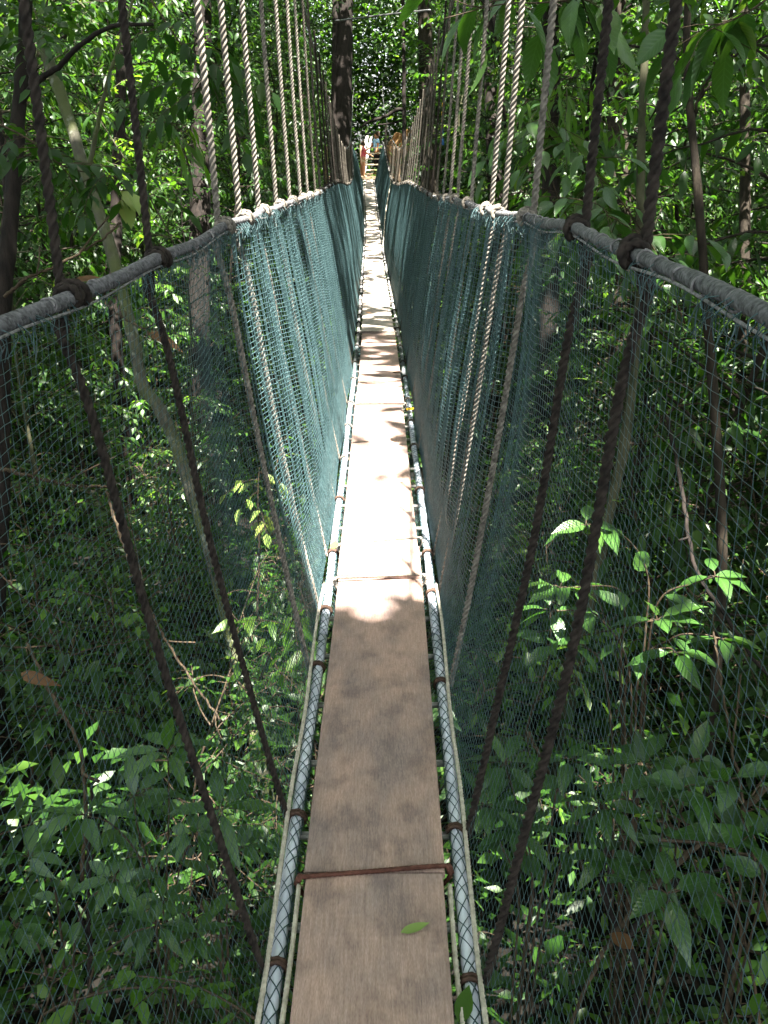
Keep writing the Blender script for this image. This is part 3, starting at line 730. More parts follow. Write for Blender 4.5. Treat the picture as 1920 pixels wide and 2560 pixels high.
# ------------------------------------------------------------------ far wall of forest
def far_forest():
    r = np.random.RandomState(12); mb = MB()
    n = 7000; ang = r.uniform(R(-12), R(192), n); rad = r.uniform(24, 50, n)
    ang = np.where(r.rand(n) < .7, r.uniform(R(55), R(125), n), ang)
    C = np.stack([np.cos(ang) * rad * .75, 6 + np.sin(ang) * rad, 0 * rad], 1)
    C = C[(np.abs(C[:, 0] + .6) > 1.8) | (C[:, 1] > 46)]
    C = C[(np.abs(C[:, 0]) > 11) | (C[:, 1] > 38)]
    C2 = np.stack([r.uniform(-13, 12, 5200), r.uniform(45.5, 60, 5200), np.zeros(5200)], 1)
    a3 = r.uniform(0, 2 * math.pi, 1800); C3 = np.stack([np.cos(a3) * r.uniform(17, 23, 1800), 18 + np.sin(a3) * r.uniform(33, 40, 1800), 0 * a3], 1)  # C3: ring at the sides and behind, added to block low sky light
    C3 = C3[(C3[:, 1] < 30)]
    C = np.vstack([C, C2, C3])
    n = len(C); C[:, 2] = ground(C[:, 0], C[:, 1]) + r.uniform(0, 1, n) ** .8 * 13
    P = (C[:, None, :] + r.normal(0, 1, (n, 30, 3)) * [.7, .7, .42]).reshape(-1, 3); m = len(P)
    D = r.normal(0, 1, (m, 3)) * [1, 1, .4] + [0, 0, -.25]; N = np.array([0, -.25, 1.]) + r.normal(0, .5, (m, 3))
    L = r.uniform(.16, .34, m)
    leaves(mb, P, D, N, L, L * .45, np.clip(np.repeat(r.uniform(.15, .85, n), 30) + r.normal(0, .12, m), 0, 1), 0, .2, .12)
    tag(mb.obj('far_forest', M_leaf), 'far rainforest foliage closing off every view', 'forest', kind='stuff')
far_forest()

# ------------------------------------------------------------------ undergrowth
def undergrowth():
    r = np.random.RandomState(13); mb = MB()
    n = 11000; x = r.uniform(-13, 13, n); y = r.uniform(-1, 40, n) ** 1.0; y = np.where(r.rand(n) < .5, r.uniform(-.5, 11, n), y)
    z = ground(x, y); h = r.uniform(.05, 1, n) ** 1.3 * 1.9; h = np.where(np.abs(x) < 1.2, h * .8, h)
    C = np.stack([x, y, z + h], 1); per = 12
    az = r.uniform(0, 6.283, (n, per)); el = r.normal(.1, .3, (n, per))
    D = np.stack([np.cos(az) * np.cos(el), np.sin(az) * np.cos(el), np.sin(el)], -1)
    L = np.repeat(r.choice([.08, .11, .15, .2], n, p=[.35, .3, .25, .1]), per) * r.uniform(.7, 1.2, n * per)
    B = (C[:, None, :] + D * r.uniform(.02, .28, (n, per, 1)) + r.normal(0, .05, (n, per, 3)) * [1, 1, 2]).reshape(-1, 3)
    leaves(mb, B, D.reshape(-1, 3), np.array([0, 0, 1.]) + r.normal(0, .35, (n * per, 3)), L, L * .42, np.clip(np.repeat(r.uniform(.2, .8, n), per) + r.normal(0, .12, n * per), 0, 1), 0, .3, .12)
    tag(mb.obj('undergrowth', M_leaf), 'low leafy undergrowth covering the forest floor', 'undergrowth', kind='stuff')
undergrowth()

# ------------------------------------------------------------------ saplings and shrubs
def proto(seed, mat, bark, **k):
    st, fo = plant(seed, **k)
    return st.mesh('stem', bark), fo.mesh('foliage', mat)
tall = [proto(31, M_leaf, M_bark, H=7.5, c0=.12, Rr=1.5, nb=60, L=.12, asp=.42, q=1, stem_r=.035, dens=.45, tw=9),
        proto(32, M_leaf_dark, M_bark_dark, H=8.5, c0=.15, Rr=1.7, nb=60, L=.15, asp=.40, q=1, stem_r=.045, dens=.45, tw=9, hang=.2),
        proto(33, M_leaf, M_bark_pale, H=6.5, c0=.10, Rr=1.3, nb=64, L=.085, asp=.5, stem_r=.025, dens=.5, tw=10),
        proto(34, M_leaf, M_bark, H=8, c0=.2, Rr=1.6, nb=52, L=.19, asp=.33, q=1, stem_r=.04, dens=.38, tw=5, droop=.35, hang=.25),
        proto(35, M_leaf_lime, M_bark_pale, H=7, c0=.2, Rr=1.4, nb=34, L=.12, asp=.45, q=1, stem_r=.025, dens=.5, tw=5),
        proto(36, M_leaf_dark, M_bark_dark, H=7.2, c0=.1, Rr=1.6, nb=66, L=.10, asp=.48, stem_r=.03, dens=.5, tw=10)]
shrub = [proto(41, M_leaf, M_twig, H=2.6, c0=.15, Rr=.9, nb=30, L=.075, asp=.5, stem_r=.014, dens=.55, tw=5),
         proto(42, M_leaf, M_twig, H=2.2, c0=.1, Rr=.9, nb=24, L=.11, asp=.42, q=1, stem_r=.014, dens=.5, tw=4, droop=.3),
         proto(43, M_leaf_lime, M_twig, H=2.0, c0=.1, Rr=.8, nb=22, L=.09, asp=.45, q=1, stem_r=.012, dens=.55, tw=4),
         proto(44, M_leaf_dark, M_twig, H=2.8, c0=.1, Rr=1.0, nb=30, L=.13, asp=.36, q=1, stem_r=.016, dens=.45, tw=4, droop=.3)]
tall_lab = ['bushy forest sapling with medium oval leaves, one of many in the thicket', 'dark-leaved forest sapling with drooping leaves, one of many in the thicket', 'small-leaved forest sapling, one of many in the thicket',
            'long-leaved forest sapling with hanging leaves, one of many in the thicket', 'lime green young forest tree, one of several in the thicket', 'dense dark small-leaved sapling, one of many in the thicket']
shrub_lab = ['fine-leaved shrub in the thicket beneath the walkway', 'drooping mid-leaved shrub in the thicket beneath the walkway', 'lime green shrub in the thicket beneath the walkway', 'dark narrow-leaved shrub in the thicket beneath the walkway']

def put(protos, k, name, loc, rz, sc, lab, cat, group, tilt=(0, 0)):
    root = empty(name, loc); root.rotation_euler = (tilt[0], tilt[1], rz); root.scale = (sc, sc, sc)
    tag(root, lab, cat, group)
    a = bpy.data.objects.new('trunk' if name == 'forest_tree' else 'stem', protos[k][0]); link(a, root)
    b = bpy.data.objects.new('crown' if name == 'forest_tree' else 'foliage', protos[k][1]); link(b, root)
    return root

r = np.random.RandomState(51); placed = []
def try_place(x, y, mind):
    for (a, b, m) in placed:
        if (a - x) ** 2 + (b - y) ** 2 < (mind * .5 + m * .5) ** 2: return False
    placed.append((x, y, mind)); return True
cnt = 0
for k in range(9000):
    if cnt >= 280: break
    y = r.uniform(1.0, 44); x = r.uniform(-13, 13) if y < 40 else r.uniform(-9, 9)
    kind = r.choice(6, p=[.2, .2, .18, .17, .07, .18]); sc = r.uniform(.75, 1.15)
    clear = 1.45 * sc + .6
    if abs(x - float(cx(min(y, 37)))) < clear and y < 46: continue
    if abs(x) > 1.5 + (y + 3) * .55 + 2: continue       # not far outside the view
    if y < 3.5 and abs(x) < 4.0: continue
    if x < 0 and y < 9.0: continue
    if x > 0 and y < 6.3 and x < 3.5: continue
    if not try_place(x, y, .95): continue
    put(tall, kind, 'forest_tree', (x, y, float(ground(x, y)) - .05), r.uniform(0, 6.28), sc, tall_lab[kind], 'tree', 'forest trees, kind %s' % ['oval', 'drooping', 'small-leaved', 'long-leaved', 'lime', 'dark'][kind])
    cnt += 1
placed = []; cnt = 0
for k in range(8000):
    if cnt >= 230: break
    y = r.uniform(.4, 9) if r.rand() < .65 else r.uniform(9, 30); x = r.uniform(-8, 8)
    kind = r.randint(4); sc = r.uniform(.7, 1.2)
    hmax = -1.75
    if abs(x) > 1.2 + (y + 2) * .55 + 1: continue
    g = float(ground(x, y)); top = g + [2.6, 2.2, 2.0, 2.8][kind] * sc
    if abs(x - float(cx(y))) < 1.5 and top > -2.1: continue
    if not try_place(x, y, .48): continue
    put(shrub, kind, 'forest_shrub', (x, y, g - .03), r.uniform(0, 6.28), sc, shrub_lab[kind], 'shrub', 'thicket shrubs, kind %s' % ['fine-leaved', 'drooping', 'lime', 'narrow-leaved'][kind])
    cnt += 1

# ------------------------------------------------------------------ trunks and bare stems seen singly
def trunk(name, pts, radii, mat, lab, cat='tree', sides=12, part='trunk', limbs=(), n=60, crown=None):
    P = np.array([at(*p) for p in pts]); d0 = norm(P[0] - P[1]); gz = float(ground(P[0][0], P[0][1])) - .15
    if P[0][2] > gz + .3:
        hgt = P[0][2] - gz; k_ = min(abs(d0[0] / min(d0[2], -.3)), .35) * np.sign(d0[0]); G_ = np.array([P[0][0] + k_ * hgt * .6, P[0][1], gz])
        P = np.vstack([G_, (G_ + P[0]) / 2, P]); radii = [radii[0] * 1.15, radii[0] * 1.06] + list(radii)
    o0 = P[0].copy(); root = empty(name, tuple(o0))
    Q = catmull(P, n); rr = np.interp(np.linspace(0, 1, n), np.linspace(0, 1, len(radii)), radii)
    rq = np.random.RandomState(len(lab)); jt = .05 if radii[0] < .15 else .012; rr = rr * (1 + jt * np.sin(np.arange(n) * .9 + rq.rand() * 6)); Q = Q + rq.normal(0, jt, Q.shape) * rr[:, None]
    mb = MB(); tube(mb, Q - o0, rr, sides)
    for lp, lr in limbs:
        L_ = np.array([at(*p) for p in lp]); LQ = catmull(L_, 30); LQ = LQ + rq.normal(0, .004, LQ.shape)
        tube(mb, LQ - o0, np.interp(np.linspace(0, 1, 30), [0, 1], lr), 7)
    mb.obj(part, mat, root)
    if crown:
        fo = MB(); rc = np.random.RandomState(len(lab) + 5)
        for k in range(crown[0]):
            q = Q[rc.randint(int(n * crown[3]), n)]; Tp = bend(rc, q, rc.normal(0, 1, 3) * [1, 1, .3], crown[1] * rc.uniform(.4, 1), 5, .5)
            twig_leaves(rc, fo, Tp - o0, crown[2], .45, 1, .25, .5)
        fo.obj('crown', M_leaf, root)
    tag(root, lab, cat); return root

trunk('leaning_tree', [(560, 1640, 6.8), (530, 1500, 6.8), (450, 1180, 6.9), (385, 975, 7.0), (345, 885, 7.0), (308, 830, 7.0), (290, 740, 7.0), (245, 560, 7.1), (190, 390, 7.2), (130, 200, 7.3), (70, 40, 7.4), (30, -60, 7.5), (-40, -260, 7.6)],
      [.047, .046, .044, .043, .043, .042, .04], M_bark_moss, 'leaning mossy pale trunk with a kink, seen behind the left net', limbs=[([(190, 390, 7.2), (215, 250, 7.0), (250, 120, 6.8), (300, -40, 6.8)], [.02, .008])], n=90, crown=(30, .9, .12, .85))
trunk('dark_tree', [(-10, 1500, 6.2), (0, 1000, 6.1), (5, 680, 6.0), (22, 480, 6.0), (42, 230, 6.0), (55, 60, 6.0), (60, -200, 6.2)], [.06, .05, .042, .038], M_bark_dark, 'dark forked trunk at the left photo edge with a bare side branch',
      limbs=[([(42, 230, 6.0), (75, 180, 5.9), (120, 148, 5.8), (175, 95, 5.7), (245, 57, 5.6), (330, 50, 5.6)], [.022, .010]), ([(22, 480, 6.0), (8, 360, 6.1), (-20, 200, 6.2)], [.03, .02])], crown=(24, .9, .11, .85))
trunk('big_trunk', [(737, 560, 31), (738, 330, 31), (740, 150, 31), (743, 0, 31), (745, -250, 31)], [.34, .31, .29, .28], M_bark_dark, 'big dark straight trunk beside the far end of the walkway', sides=20, n=80, limbs=[([(719, 420, 30.8), (722, 200, 30.8), (724, 60, 30.8), (726, -100, 30.8)], [.10, .09])], crown=(40, 2.2, .22, .75))
trunk('slim_tree', [(1560, 1250, 5.3), (1545, 900, 5.2), (1530, 720, 5.1), (1517, 530, 5.0), (1500, 330, 5.0), (1484, 150, 5.0), (1486, 0, 5.0), (1490, -200, 5.0)], [.026, .022, .019, .017], M_bark, 'slim brown stem with a curved bare branch, right of the handrail hangers',
      limbs=[([(1497, 250, 5.0), (1530, 170, 4.9), (1590, 120, 4.8), (1680, 60, 4.7)], [.008, .005]), ([(1493, 220, 5.0), (1560, 150, 5.05), (1640, 30, 5.1)], [.007, .004]), ([(1484, 130, 5.0), (1400, 110, 5.1), (1320, 75, 5.2), (1200, 10, 5.3)], [.008, .005])], crown=(14, .8, .12, .8))
trunk('slim_tree', [(1300, 1180, 6.4), (1350, 950, 6.3), (1378, 700, 6.2), (1382, 500, 6.1), (1386, 300, 6.1), (1393, 100, 6.1), (1400, -200, 6.1)], [.034, .028, .025, .022], M_bark_pale, 'pale green slender trunk just behind the second right hanger rope', limbs=[([(1380, 560, 6.15), (1440, 640, 6.0), (1470, 700, 5.9)], [.008, .004])], crown=(16, .8, .12, .8))
trunk('background_tree', [(1345, 1000, 12), (1340, 600, 12), (1335, 300, 12), (1330, 0, 12), (1326, -250, 12)], [.15, .13, .12], M_bark, 'broad grey trunk deep in the thicket behind the right hangers', crown=(30, 1.6, .15, .75))
trunk('background_tree', [(1185, 800, 13), (1190, 450, 13), (1192, 200, 13), (1186, -200, 13)], [.13, .12, .11], M_bark_dark, 'dark trunk behind the right hanger ropes, nearer the walkway', crown=(30, 1.6, .15, .75))
trunk('background_tree', [(430, 800, 14), (434, 300, 14), (438, 100, 14), (440, -200, 14)], [.15, .13, .11], M_bark_dark, 'brown trunk deep in the thicket left of the pale hanger ropes', crown=(30, 1.6, .15, .75))
trunk('background_tree', [(930, 520, 26), (925, 330, 26), (920, 150, 26), (915, -80, 26)], [.24, .2, .17], M_bark, 'brown trunk half hidden behind the far right hanger ropes', crown=(30, 2, .18, .7))
trunk('background_tree', [(1075, 700, 17), (1070, 430, 17), (1060, 200, 17), (1052, -120, 17)], [.14, .12, .1], M_bark_dark, 'thin dark trunk among the middle right hanger ropes', crown=(30, 1.6, .15, .7))
trunk('background_tree', [(250, 700, 11), (255, 350, 11), (262, 150, 11), (275, -200, 11)], [.07, .06, .05], M_bark_dark, 'thin dark trunk behind the leaning mossy trunk', crown=(24, 1.3, .13, .7))
trunk('background_tree', [(1600, 800, 9), (1610, 400, 9), (1606, 100, 9), (1600, -200, 9)], [.05, .045, .04], M_bark, 'thin brown trunk near the right photo edge', crown=(24, 1.3, .13, .7))

# bare branches and lianas
def vine(pts, r0, r1, lab, mat=M_twig, name='bare_branch', cat='branch'):
    P = np.array([at(*p) for p in pts]); o0 = P[0].copy(); Q = catmull(P, 50); rq = np.random.RandomState(len(lab) * 3); Q = Q + rq.normal(0, .0025, Q.shape)
    mb = MB(); tube(mb, Q - o0, np.interp(np.linspace(0, 1, 50), [0, 1], [r0, r1]), 7)
    k = 30; d = norm(Q[32] - Q[30]); tube(mb, catmull([Q[k], Q[k] + d * .06 + [.02, 0, .05], Q[k] + d * .14 + [.05, .02, .11]], 8) - o0, r1 * .8, 5)
    k = 16; d = norm(Q[18] - Q[16]); tube(mb, catmull([Q[k], Q[k] + d * .05 + [-.02, 0, .04], Q[k] + d * .1 + [-.06, .02, .07]], 8) - o0, r1 * .8, 5)
    o = mb.obj(name, mat); o.location = o0; tag(o, lab, cat)
vine([(1660, 1700, 2.9), (1560, 1790, 3.0), (1480, 1850, 3.0), (1360, 1980, 3.2), (1290, 2080, 3.3), (1220, 2240, 3.4)], .010, .007, 'long bare brown branch slanting across the lower right behind the net')
vine([(1660, 1860, 3.0), (1560, 1830, 3.0), (1480, 1800, 3.0), (1420, 1770, 3.1)], .006, .004, 'thin tan twig in the lower right behind the net')
vine([(225, 655, 4.4), (270, 690, 4.35), (318, 716, 4.3), (352, 772, 4.3)], .005, .003, 'short twig holding a curled dead leaf behind the left handrail')
vine([(0, 1012, 3.2), (70, 1030, 3.2), (150, 1048, 3.3), (230, 1052, 3.4)], .007, .004, 'thin tan twig behind the net at the left photo edge')
vine([(60, 1390, 4.0), (110, 1500, 3.9), (170, 1610, 3.9), (185, 1750, 3.9), (178, 1900, 4.0)], .007, .009, 'bare crooked stem among the lower left leaves')
vine([(10, 640, 4.4), (60, 600, 4.4), (130, 570, 4.5), (215, 520, 4.7), (260, 480, 4.8)], .008, .005, 'brown branch crossing behind the left handrail near the edge')
vine([(230, 1060, 4.5), (275, 1200, 4.4), (330, 1330, 4.3), (400, 1450, 4.3), (480, 1560, 4.2)], .008, .005, 'slanting twig behind the second left hanger rope')
vine([(1660, 2000, 3.0), (1640, 1860, 3.1), (1600, 1700, 3.2), (1560, 1500, 3.4), (1540, 1330, 3.6)], .006, .004, 'thin upright twig behind the net at the right edge')
vine([(1140, 1580, 3.3), (1190, 1680, 3.3), (1240, 1760, 3.3), (1260, 1900, 3.4)], .006, .006, 'thin twig hanging behind the right net, low down')
vine([(1440, 900, 4.6), (1470, 1040, 4.4), (1500, 1220, 4.2), (1560, 1320, 4.1), (1650, 1450, 4.0), (1760, 1560, 3.9)], .010, .007, 'dark slanting liana behind the right net', M_bark_dark, 'liana', 'liana')
vine([(1370, 2212, 3.6), (1380, 2100, 3.6), (1330, 2000, 3.6), (1300, 1900, 3.6), (1320, 1800, 3.7)], .016, .010, 'dark knobbly liana low in the right corner', M_bark_dark, 'liana', 'liana')
vine([(195, 2300, 3.6), (195, 2050, 3.6), (190, 1900, 3.6), (200, 1700, 3.7)], .009, .006, 'dark upright stem in the lower left leaves', M_bark_dark)
vine([(1330, 2050, 3.4), (1420, 1950, 3.4), (1500, 1900, 3.4), (1580, 2100, 3.5)], .012, .008, 'dark bent branch low in the right corner', M_bark_dark)
vine([(725, 45, 14), (830, 32, 13.5), (930, 22, 13)], .012, .012, 'thin dark wire strung high across the walkway', M_steel, 'guy_wire', 'wire')
trunk('background_tree', [(874, 420, 24), (873, 300, 24), (872, 120, 24), (869, -60, 24)], [.05, .045, .04], M_bark_dark, 'thin dark tree with a crooked horizontal limb above the far people', limbs=[([(873, 236, 24), (855, 238, 24), (832, 252, 24), (800, 262, 24), (778, 276, 24)], [.05, .03]), ([(873, 258, 24.2), (850, 266, 24.2), (815, 270, 24.2)], [.03, .015])], crown=(22, 1.4, .18, .8))

# ------------------------------------------------------------------ distinct leafy plants near the nets
def leafy(name, base, stems, lab, mat, L, asp, per=5, q=2, tone=.5, cat='plant', along=True, seed=1, stem_mat=M_twig, up=.15, r0=.006, drop=.25, dens=.55):
    """stems: list of polylines in photo position + depth; leaves alternate along the last half, a rosette at the tip"""
    r = np.random.RandomState(seed); o0 = np.array(base, float); root = empty(name, tuple(o0)); st = MB(); fo = MB()
    for pts in stems:
        P = np.array([at(*p) for p in pts]); P = np.vstack([o0, o0 + (P[0] - o0) * [.6, .6, .75], P]); Q = catmull(P, 40) - o0
        tube(st, Q, np.linspace(r0, r0 * .4, 40), 6, caps=False)
        if along: twig_leaves(r, fo, Q[22:], L, asp, q, drop, dens, .3, tone)
        whorl(r, st, fo, Q[-1], per, L, asp, q=q, tone=tone, up=up)
    st.obj('stem', stem_mat, root); fo.obj('foliage', mat, root); tag(root, lab, cat); return root
def gbase(px, py, d, zoff=0):
    p = at(px, py, d); return (p[0], p[1], float(ground(p[0], p[1])) - .03)
leafy('broadleaf_shrub', gbase(1400, 1700, 3.9), [[(1340, 1450, 3.7), (1350, 1330, 3.6), (1330, 1270, 3.5), (1210, 1270, 3.4)], [(1390, 1420, 3.7), (1400, 1250, 3.7), (1350, 1160, 3.6), (1265, 1135, 3.5)], [(1400, 1400, 3.7), (1430, 1290, 3.6), (1500, 1260, 3.6), (1545, 1245, 3.6)],
      [(1340, 1480, 3.7), (1330, 1400, 3.6), (1370, 1350, 3.5), (1420, 1340, 3.5)], [(1310, 1480, 3.7), (1270, 1400, 3.6), (1220, 1390, 3.5), (1190, 1400, 3.45)], [(1350, 1500, 3.7), (1380, 1420, 3.6), (1440, 1400, 3.5), (1460, 1410, 3.5)], [(1380, 1460, 3.7), (1450, 1380, 3.7), (1510, 1370, 3.7), (1560, 1380, 3.7)], [(1360, 1460, 3.8), (1300, 1340, 3.7), (1250, 1320, 3.6), (1190, 1320, 3.6)]],
      'sunlit shrub with big glossy leaves just outside the right net', M_leaf_big, .145, .38, 4, seed=3, cat='shrub', tone=.65)
leafy('broadleaf_plant', gbase(330, 1900, 3.9), [[(360, 1900, 3.7), (365, 1750, 3.6), (362, 1620, 3.5)], [(330, 1950, 3.6), (300, 1850, 3.5), (240, 1780, 3.4), (180, 1760, 3.4)], [(380, 1920, 3.6), (420, 1800, 3.5), (480, 1750, 3.5)], [(350, 1950, 3.7), (300, 1800, 3.6), (290, 1720, 3.6)]],
      'pale green plant with long drooping leaves in the lower left behind the net', M_leaf_big, .17, .32, 6, seed=4, tone=.75)
leafy('broadleaf_plant', gbase(1600, 1900, 3.3), [[(1600, 1900, 3.1), (1560, 1780, 2.9), (1480, 1700, 2.8)], [(1630, 1900, 3.0), (1600, 1760, 2.9), (1570, 1690, 2.8)], [(1640, 1950, 3.0), (1640, 1850, 2.9), (1600, 1820, 2.8)], [(1600, 2000, 3.0), (1520, 1920, 2.9), (1440, 1930, 2.8)]],
      'plant with very large ribbed leaves at the lower right photo edge', M_leaf_big, .17, .40, 4, seed=5, tone=.35)
leafy('broadleaf_plant', gbase(1120, 1900, 3.6), [[(1150, 1900, 3.4), (1120, 1750, 3.3), (1090, 1650, 3.3)], [(1180, 1880, 3.4), (1200, 1720, 3.3), (1230, 1640, 3.2)], [(1120, 1930, 3.4), (1080, 1820, 3.3), (1050, 1740, 3.3)], [(1200, 1900, 3.4), (1250, 1800, 3.3), (1300, 1740, 3.2)], [(1150, 1950, 3.4), (1140, 1850, 3.3), (1120, 1800, 3.25)]],
      'fern-like plant with arching light leaves below the right tube', M_leaf_big, .14, .36, 7, seed=6, tone=.55)
leafy('broadleaf_plant', gbase(1400, 2000, 3.6), [[(1420, 1900, 3.4), (1430, 1750, 3.2), (1400, 1650, 3.2)], [(1450, 1900, 3.4), (1470, 1760, 3.2), (1500, 1640, 3.2)], [(1400, 2000, 3.4), (1340, 1880, 3.3), (1310, 1850, 3.2)], [(1460, 2050, 3.4), (1430, 1960, 3.3), (1400, 1880, 3.2)]],
      'dark broad-leaved plant behind the slanting branch, lower right', M_leaf_big, .13, .42, 6, seed=7, tone=.25)
leafy('broadleaf_plant', gbase(120, 2100, 3.6), [[(130, 2000, 3.4), (110, 1900, 3.3), (60, 1850, 3.2)], [(160, 2050, 3.4), (190, 1950, 3.3), (250, 1900, 3.2)], [(100, 2100, 3.3), (70, 2020, 3.2), (30, 2000, 3.1)], [(200, 2100, 3.4), (280, 2020, 3.3), (340, 2000, 3.3)]],
      'dark broad-leaved plant in the bottom left corner', M_leaf_big, .115, .40, 7, seed=8, tone=.3)
leafy('broadleaf_plant', gbase(480, 2000, 3.8), [[(470, 1950, 3.6), (440, 1850, 3.5), (420, 1800, 3.4)], [(490, 1980, 3.6), (500, 1880, 3.5), (520, 1830, 3.5)], [(440, 2050, 3.6), (400, 1980, 3.5), (350, 1950, 3.4)], [(480, 2100, 3.6), (450, 2040, 3.5), (420, 2020, 3.4)]],
      'leafy plant close under the left tube, lower left', M_leaf_big, .11, .40, 7, seed=9, tone=.6)
# hanging lime leaves on the right, mid height
def hanging(lab, pts, L, asp, n, mat, seed, spread=.25, name='hanging_sprig', q=2, hang=1.0):
    r = np.random.RandomState(seed); P = np.array([at(*p) for p in pts]); o0 = P[0].copy(); Q = catmull(P, 24) - o0
    root = empty(name, tuple(o0)); st = MB(); fo = MB(); tube(st, Q, np.linspace(.006, .002, 24), 5)
    for k in range(n):
        i = r.randint(6, 24); Tp = bend(r, Q[i], r.normal(0, 1, 3) * [1, 1, .25], spread * r.uniform(.5, 1.2), 5, .9)
        tube(st, Tp, [.0025, .0022, .002, .0016, .0012], 4, caps=False); twig_leaves(r, fo, Tp, L, asp, q, .25, .5, .3, .5, hang)
    st.obj('stem', M_twig, root); fo.obj('foliage', mat, root); tag(root, lab, 'plant')
hanging('sapling with hanging yellow-green young leaves behind the right hangers', [(1250, 720, 6.2), (1240, 520, 6.0), (1190, 380, 5.9), (1180, 250, 5.8), (1250, 150, 5.8)], .15, .20, 24, M_leaf_lime, 61, .5)
hanging('leafy branch with toothed mid-green leaves between the right hangers and pale trunk', [(1480, 640, 6.0), (1400, 520, 5.8), (1330, 420, 5.7), (1240, 330, 5.6), (1180, 260, 5.6)], .16, .40, 26, M_leaf_big, 62, .5, hang=.15)
hanging('low leafy branch beside the pale trunk behind the right handrail', [(1480, 700, 5.4), (1440, 600, 5.3), (1400, 520, 5.2), (1340, 480, 5.2), (1290, 440, 5.2)], .16, .40, 20, M_leaf_big, 63, .45, hang=.2)
hanging('bright lime palm-like spray behind the dark left hanger rope', [(420, 420, 6.6), (400, 330, 6.4), (370, 270, 6.3), (345, 262, 6.2)], .20, .15, 12, M_leaf_lime, 64, .3, hang=.4)
hanging('twig with a pale round leaf beside the mossy trunk, left', [(300, 440, 5.2), (280, 425, 5.1), (262, 412, 5.0), (245, 408, 5.0)], .12, .60, 4, M_leaf_fallen, 65, .12, hang=.5)
hanging('dark branch of large hanging leaves at the top, right of centre', [(1320, -60, 4.4), (1260, -10, 4.3), (1180, 5, 4.2), (1080, 10, 4.1), (960, 40, 4.1)], .22, .42, 12, M_leaf_big, 66, .28, hang=.7)
hanging('large dark leaves hanging at the top right corner', [(1700, -40, 4.0), (1640, 10, 4.0), (1590, 40, 4.0), (1540, 60, 4.0)], .26, .40, 9, M_leaf_big, 67, .3, hang=.5)
hanging('leafy branch with small leaves at the upper left edge', [(-20, 260, 4.6), (60, 300, 4.6), (140, 360, 4.7), (240, 380, 4.8)], .11, .42, 18, M_leaf_dark, 68, .4, hang=.2)
hanging('dark leafy branch above the left pale hangers', [(300, -40, 5.5), (380, 80, 5.5), (430, 150, 5.6), (470, 200, 5.7)], .15, .40, 18, M_leaf_dark, 69, .5, hang=.4)
hanging('thin sprig with small pale leaves in front of the left net folds', [(555, 1330, 3.9), (560, 1200, 3.9), (557, 1080, 3.9), (560, 1010, 3.9)], .07, .45, 7, M_leaf_fallen, 70, .15, hang=.1)
hanging('green feathery sprig low behind the left net folds', [(560, 1470, 4.2), (600, 1380, 4.1), (650, 1320, 4.0), (700, 1280, 4.0)], .10, .40, 10, M_leaf_lime, 71, .25, hang=.1)

# fallen leaves, flower
def fallen(lab, p, L, W, rz, mat, tilt=.15, name='fallen_leaf', q=2, cat='leaf', droop=-.1, group=None):
    mb = MB(); leaves(mb, [[0, 0, 0]], [[math.cos(rz), math.sin(rz), 0]], [[0, -tilt, 1.]], L, W, np.array([.5]), q, droop, .1, .01)
    o = mb.obj(name, mat); o.location = p; tag(o, lab, cat, group)
def deckp(x, y, dzo=.006): return (float(cx(y)) + x, y, float(dz(y)) + dzo)
fallen('yellow-green fallen leaf lying on the nearest plank', (.033, 1.567, float(dz(1.56)) + .004), .062, .022, .35, M_leaf_fallen)
fallen('green leaf stuck beside the right tube at the bottom edge', tuple(tubep(1, 1.36) + [-.03, 0, .02]), .085, .034, 1.3, M_leaf_lime, .7)
fallen('yellow-green leaf caught on the left tube in the sunlit patch', tuple(tubep(-1, 3.62) + [.0, 0, .022]), .08, .03, 1.5, M_leaf_fallen)
fallen('small yellow flower on the walkway edge by the right tube', tuple(tubep(1, 5.95) + [-.02, 0, .03]), .06, .045, .7, M_leaf_yellow, name='fallen_flower', cat='flower')
r = np.random.RandomState(77)
for k, (x, y, a) in enumerate([(.09, 7.0, .3), (-.05, 11.6, 1.0), (.06, 13.0, .2), (.02, 15.3, 2.0), (-.06, 10.2, 2.6)]):
    fallen('small brown fallen leaf on the far planks', deckp(x, y, .026), .08, .035, a, M_leaf_dead, group='small fallen leaves on the far planks')
fallen('curled red-brown dead leaf hanging behind the left handrail', tuple(at(320, 720, 4.3)), .16, .05, -.6, M_leaf_dead, .8, 'dead_leaf', droop=.6)
fallen('orange dead leaf caught above the left handrail knot', tuple(at(160, 605, 1.75)), .045, .02, .2, M_leaf_dead, .5, 'dead_leaf')
fallen('red-brown dead leaf low in the left thicket', tuple(at(45, 1455, 3.5)), .11, .045, -.5, M_leaf_dead, 1.5, 'dead_leaf', droop=.9)
fallen('red-brown dead leaf caught among leaves, lower right', tuple(at(1370, 2050, 3.1)), .12, .05, 2.2, M_leaf_dead, .9, 'dead_leaf', droop=.4)

# ------------------------------------------------------------------ far platform, stairs and people
PZ = -.93; PY0, PY1 = 36.32, 44.5; PC = -.75
root = empty('timber_platform', (PC, PY0, PZ)); tag(root, 'small timber platform at the far end of the walkway', 'platform')
o0 = np.array(root.location)
mb = MB()
for k in range(int((PY1 - PY0) / .16)):
    box(mb, np.array([PC, PY0 + .08 + k * .16, PZ - .02]) - o0, (2.6, .15, .04))
bevel(mb.obj('floor_board', M_post, root, False), .004)
for (x, y) in [(-1.25, .06), (1.25, .06), (-1.25, 4), (1.25, 4), (-1.25, 8), (1.25, 8)]:
    mb = MB(); gz = float(ground(PC + x, PY0 + y)); tube(mb, np.array([[PC + x, PY0 + y, gz - .2], [PC + x + .01, PY0 + y, (gz + PZ) / 2], [PC + x, PY0 + y, PZ + 1.05]]) - o0, [.07, .065, .06], 10); mb.obj('post', M_post, root)
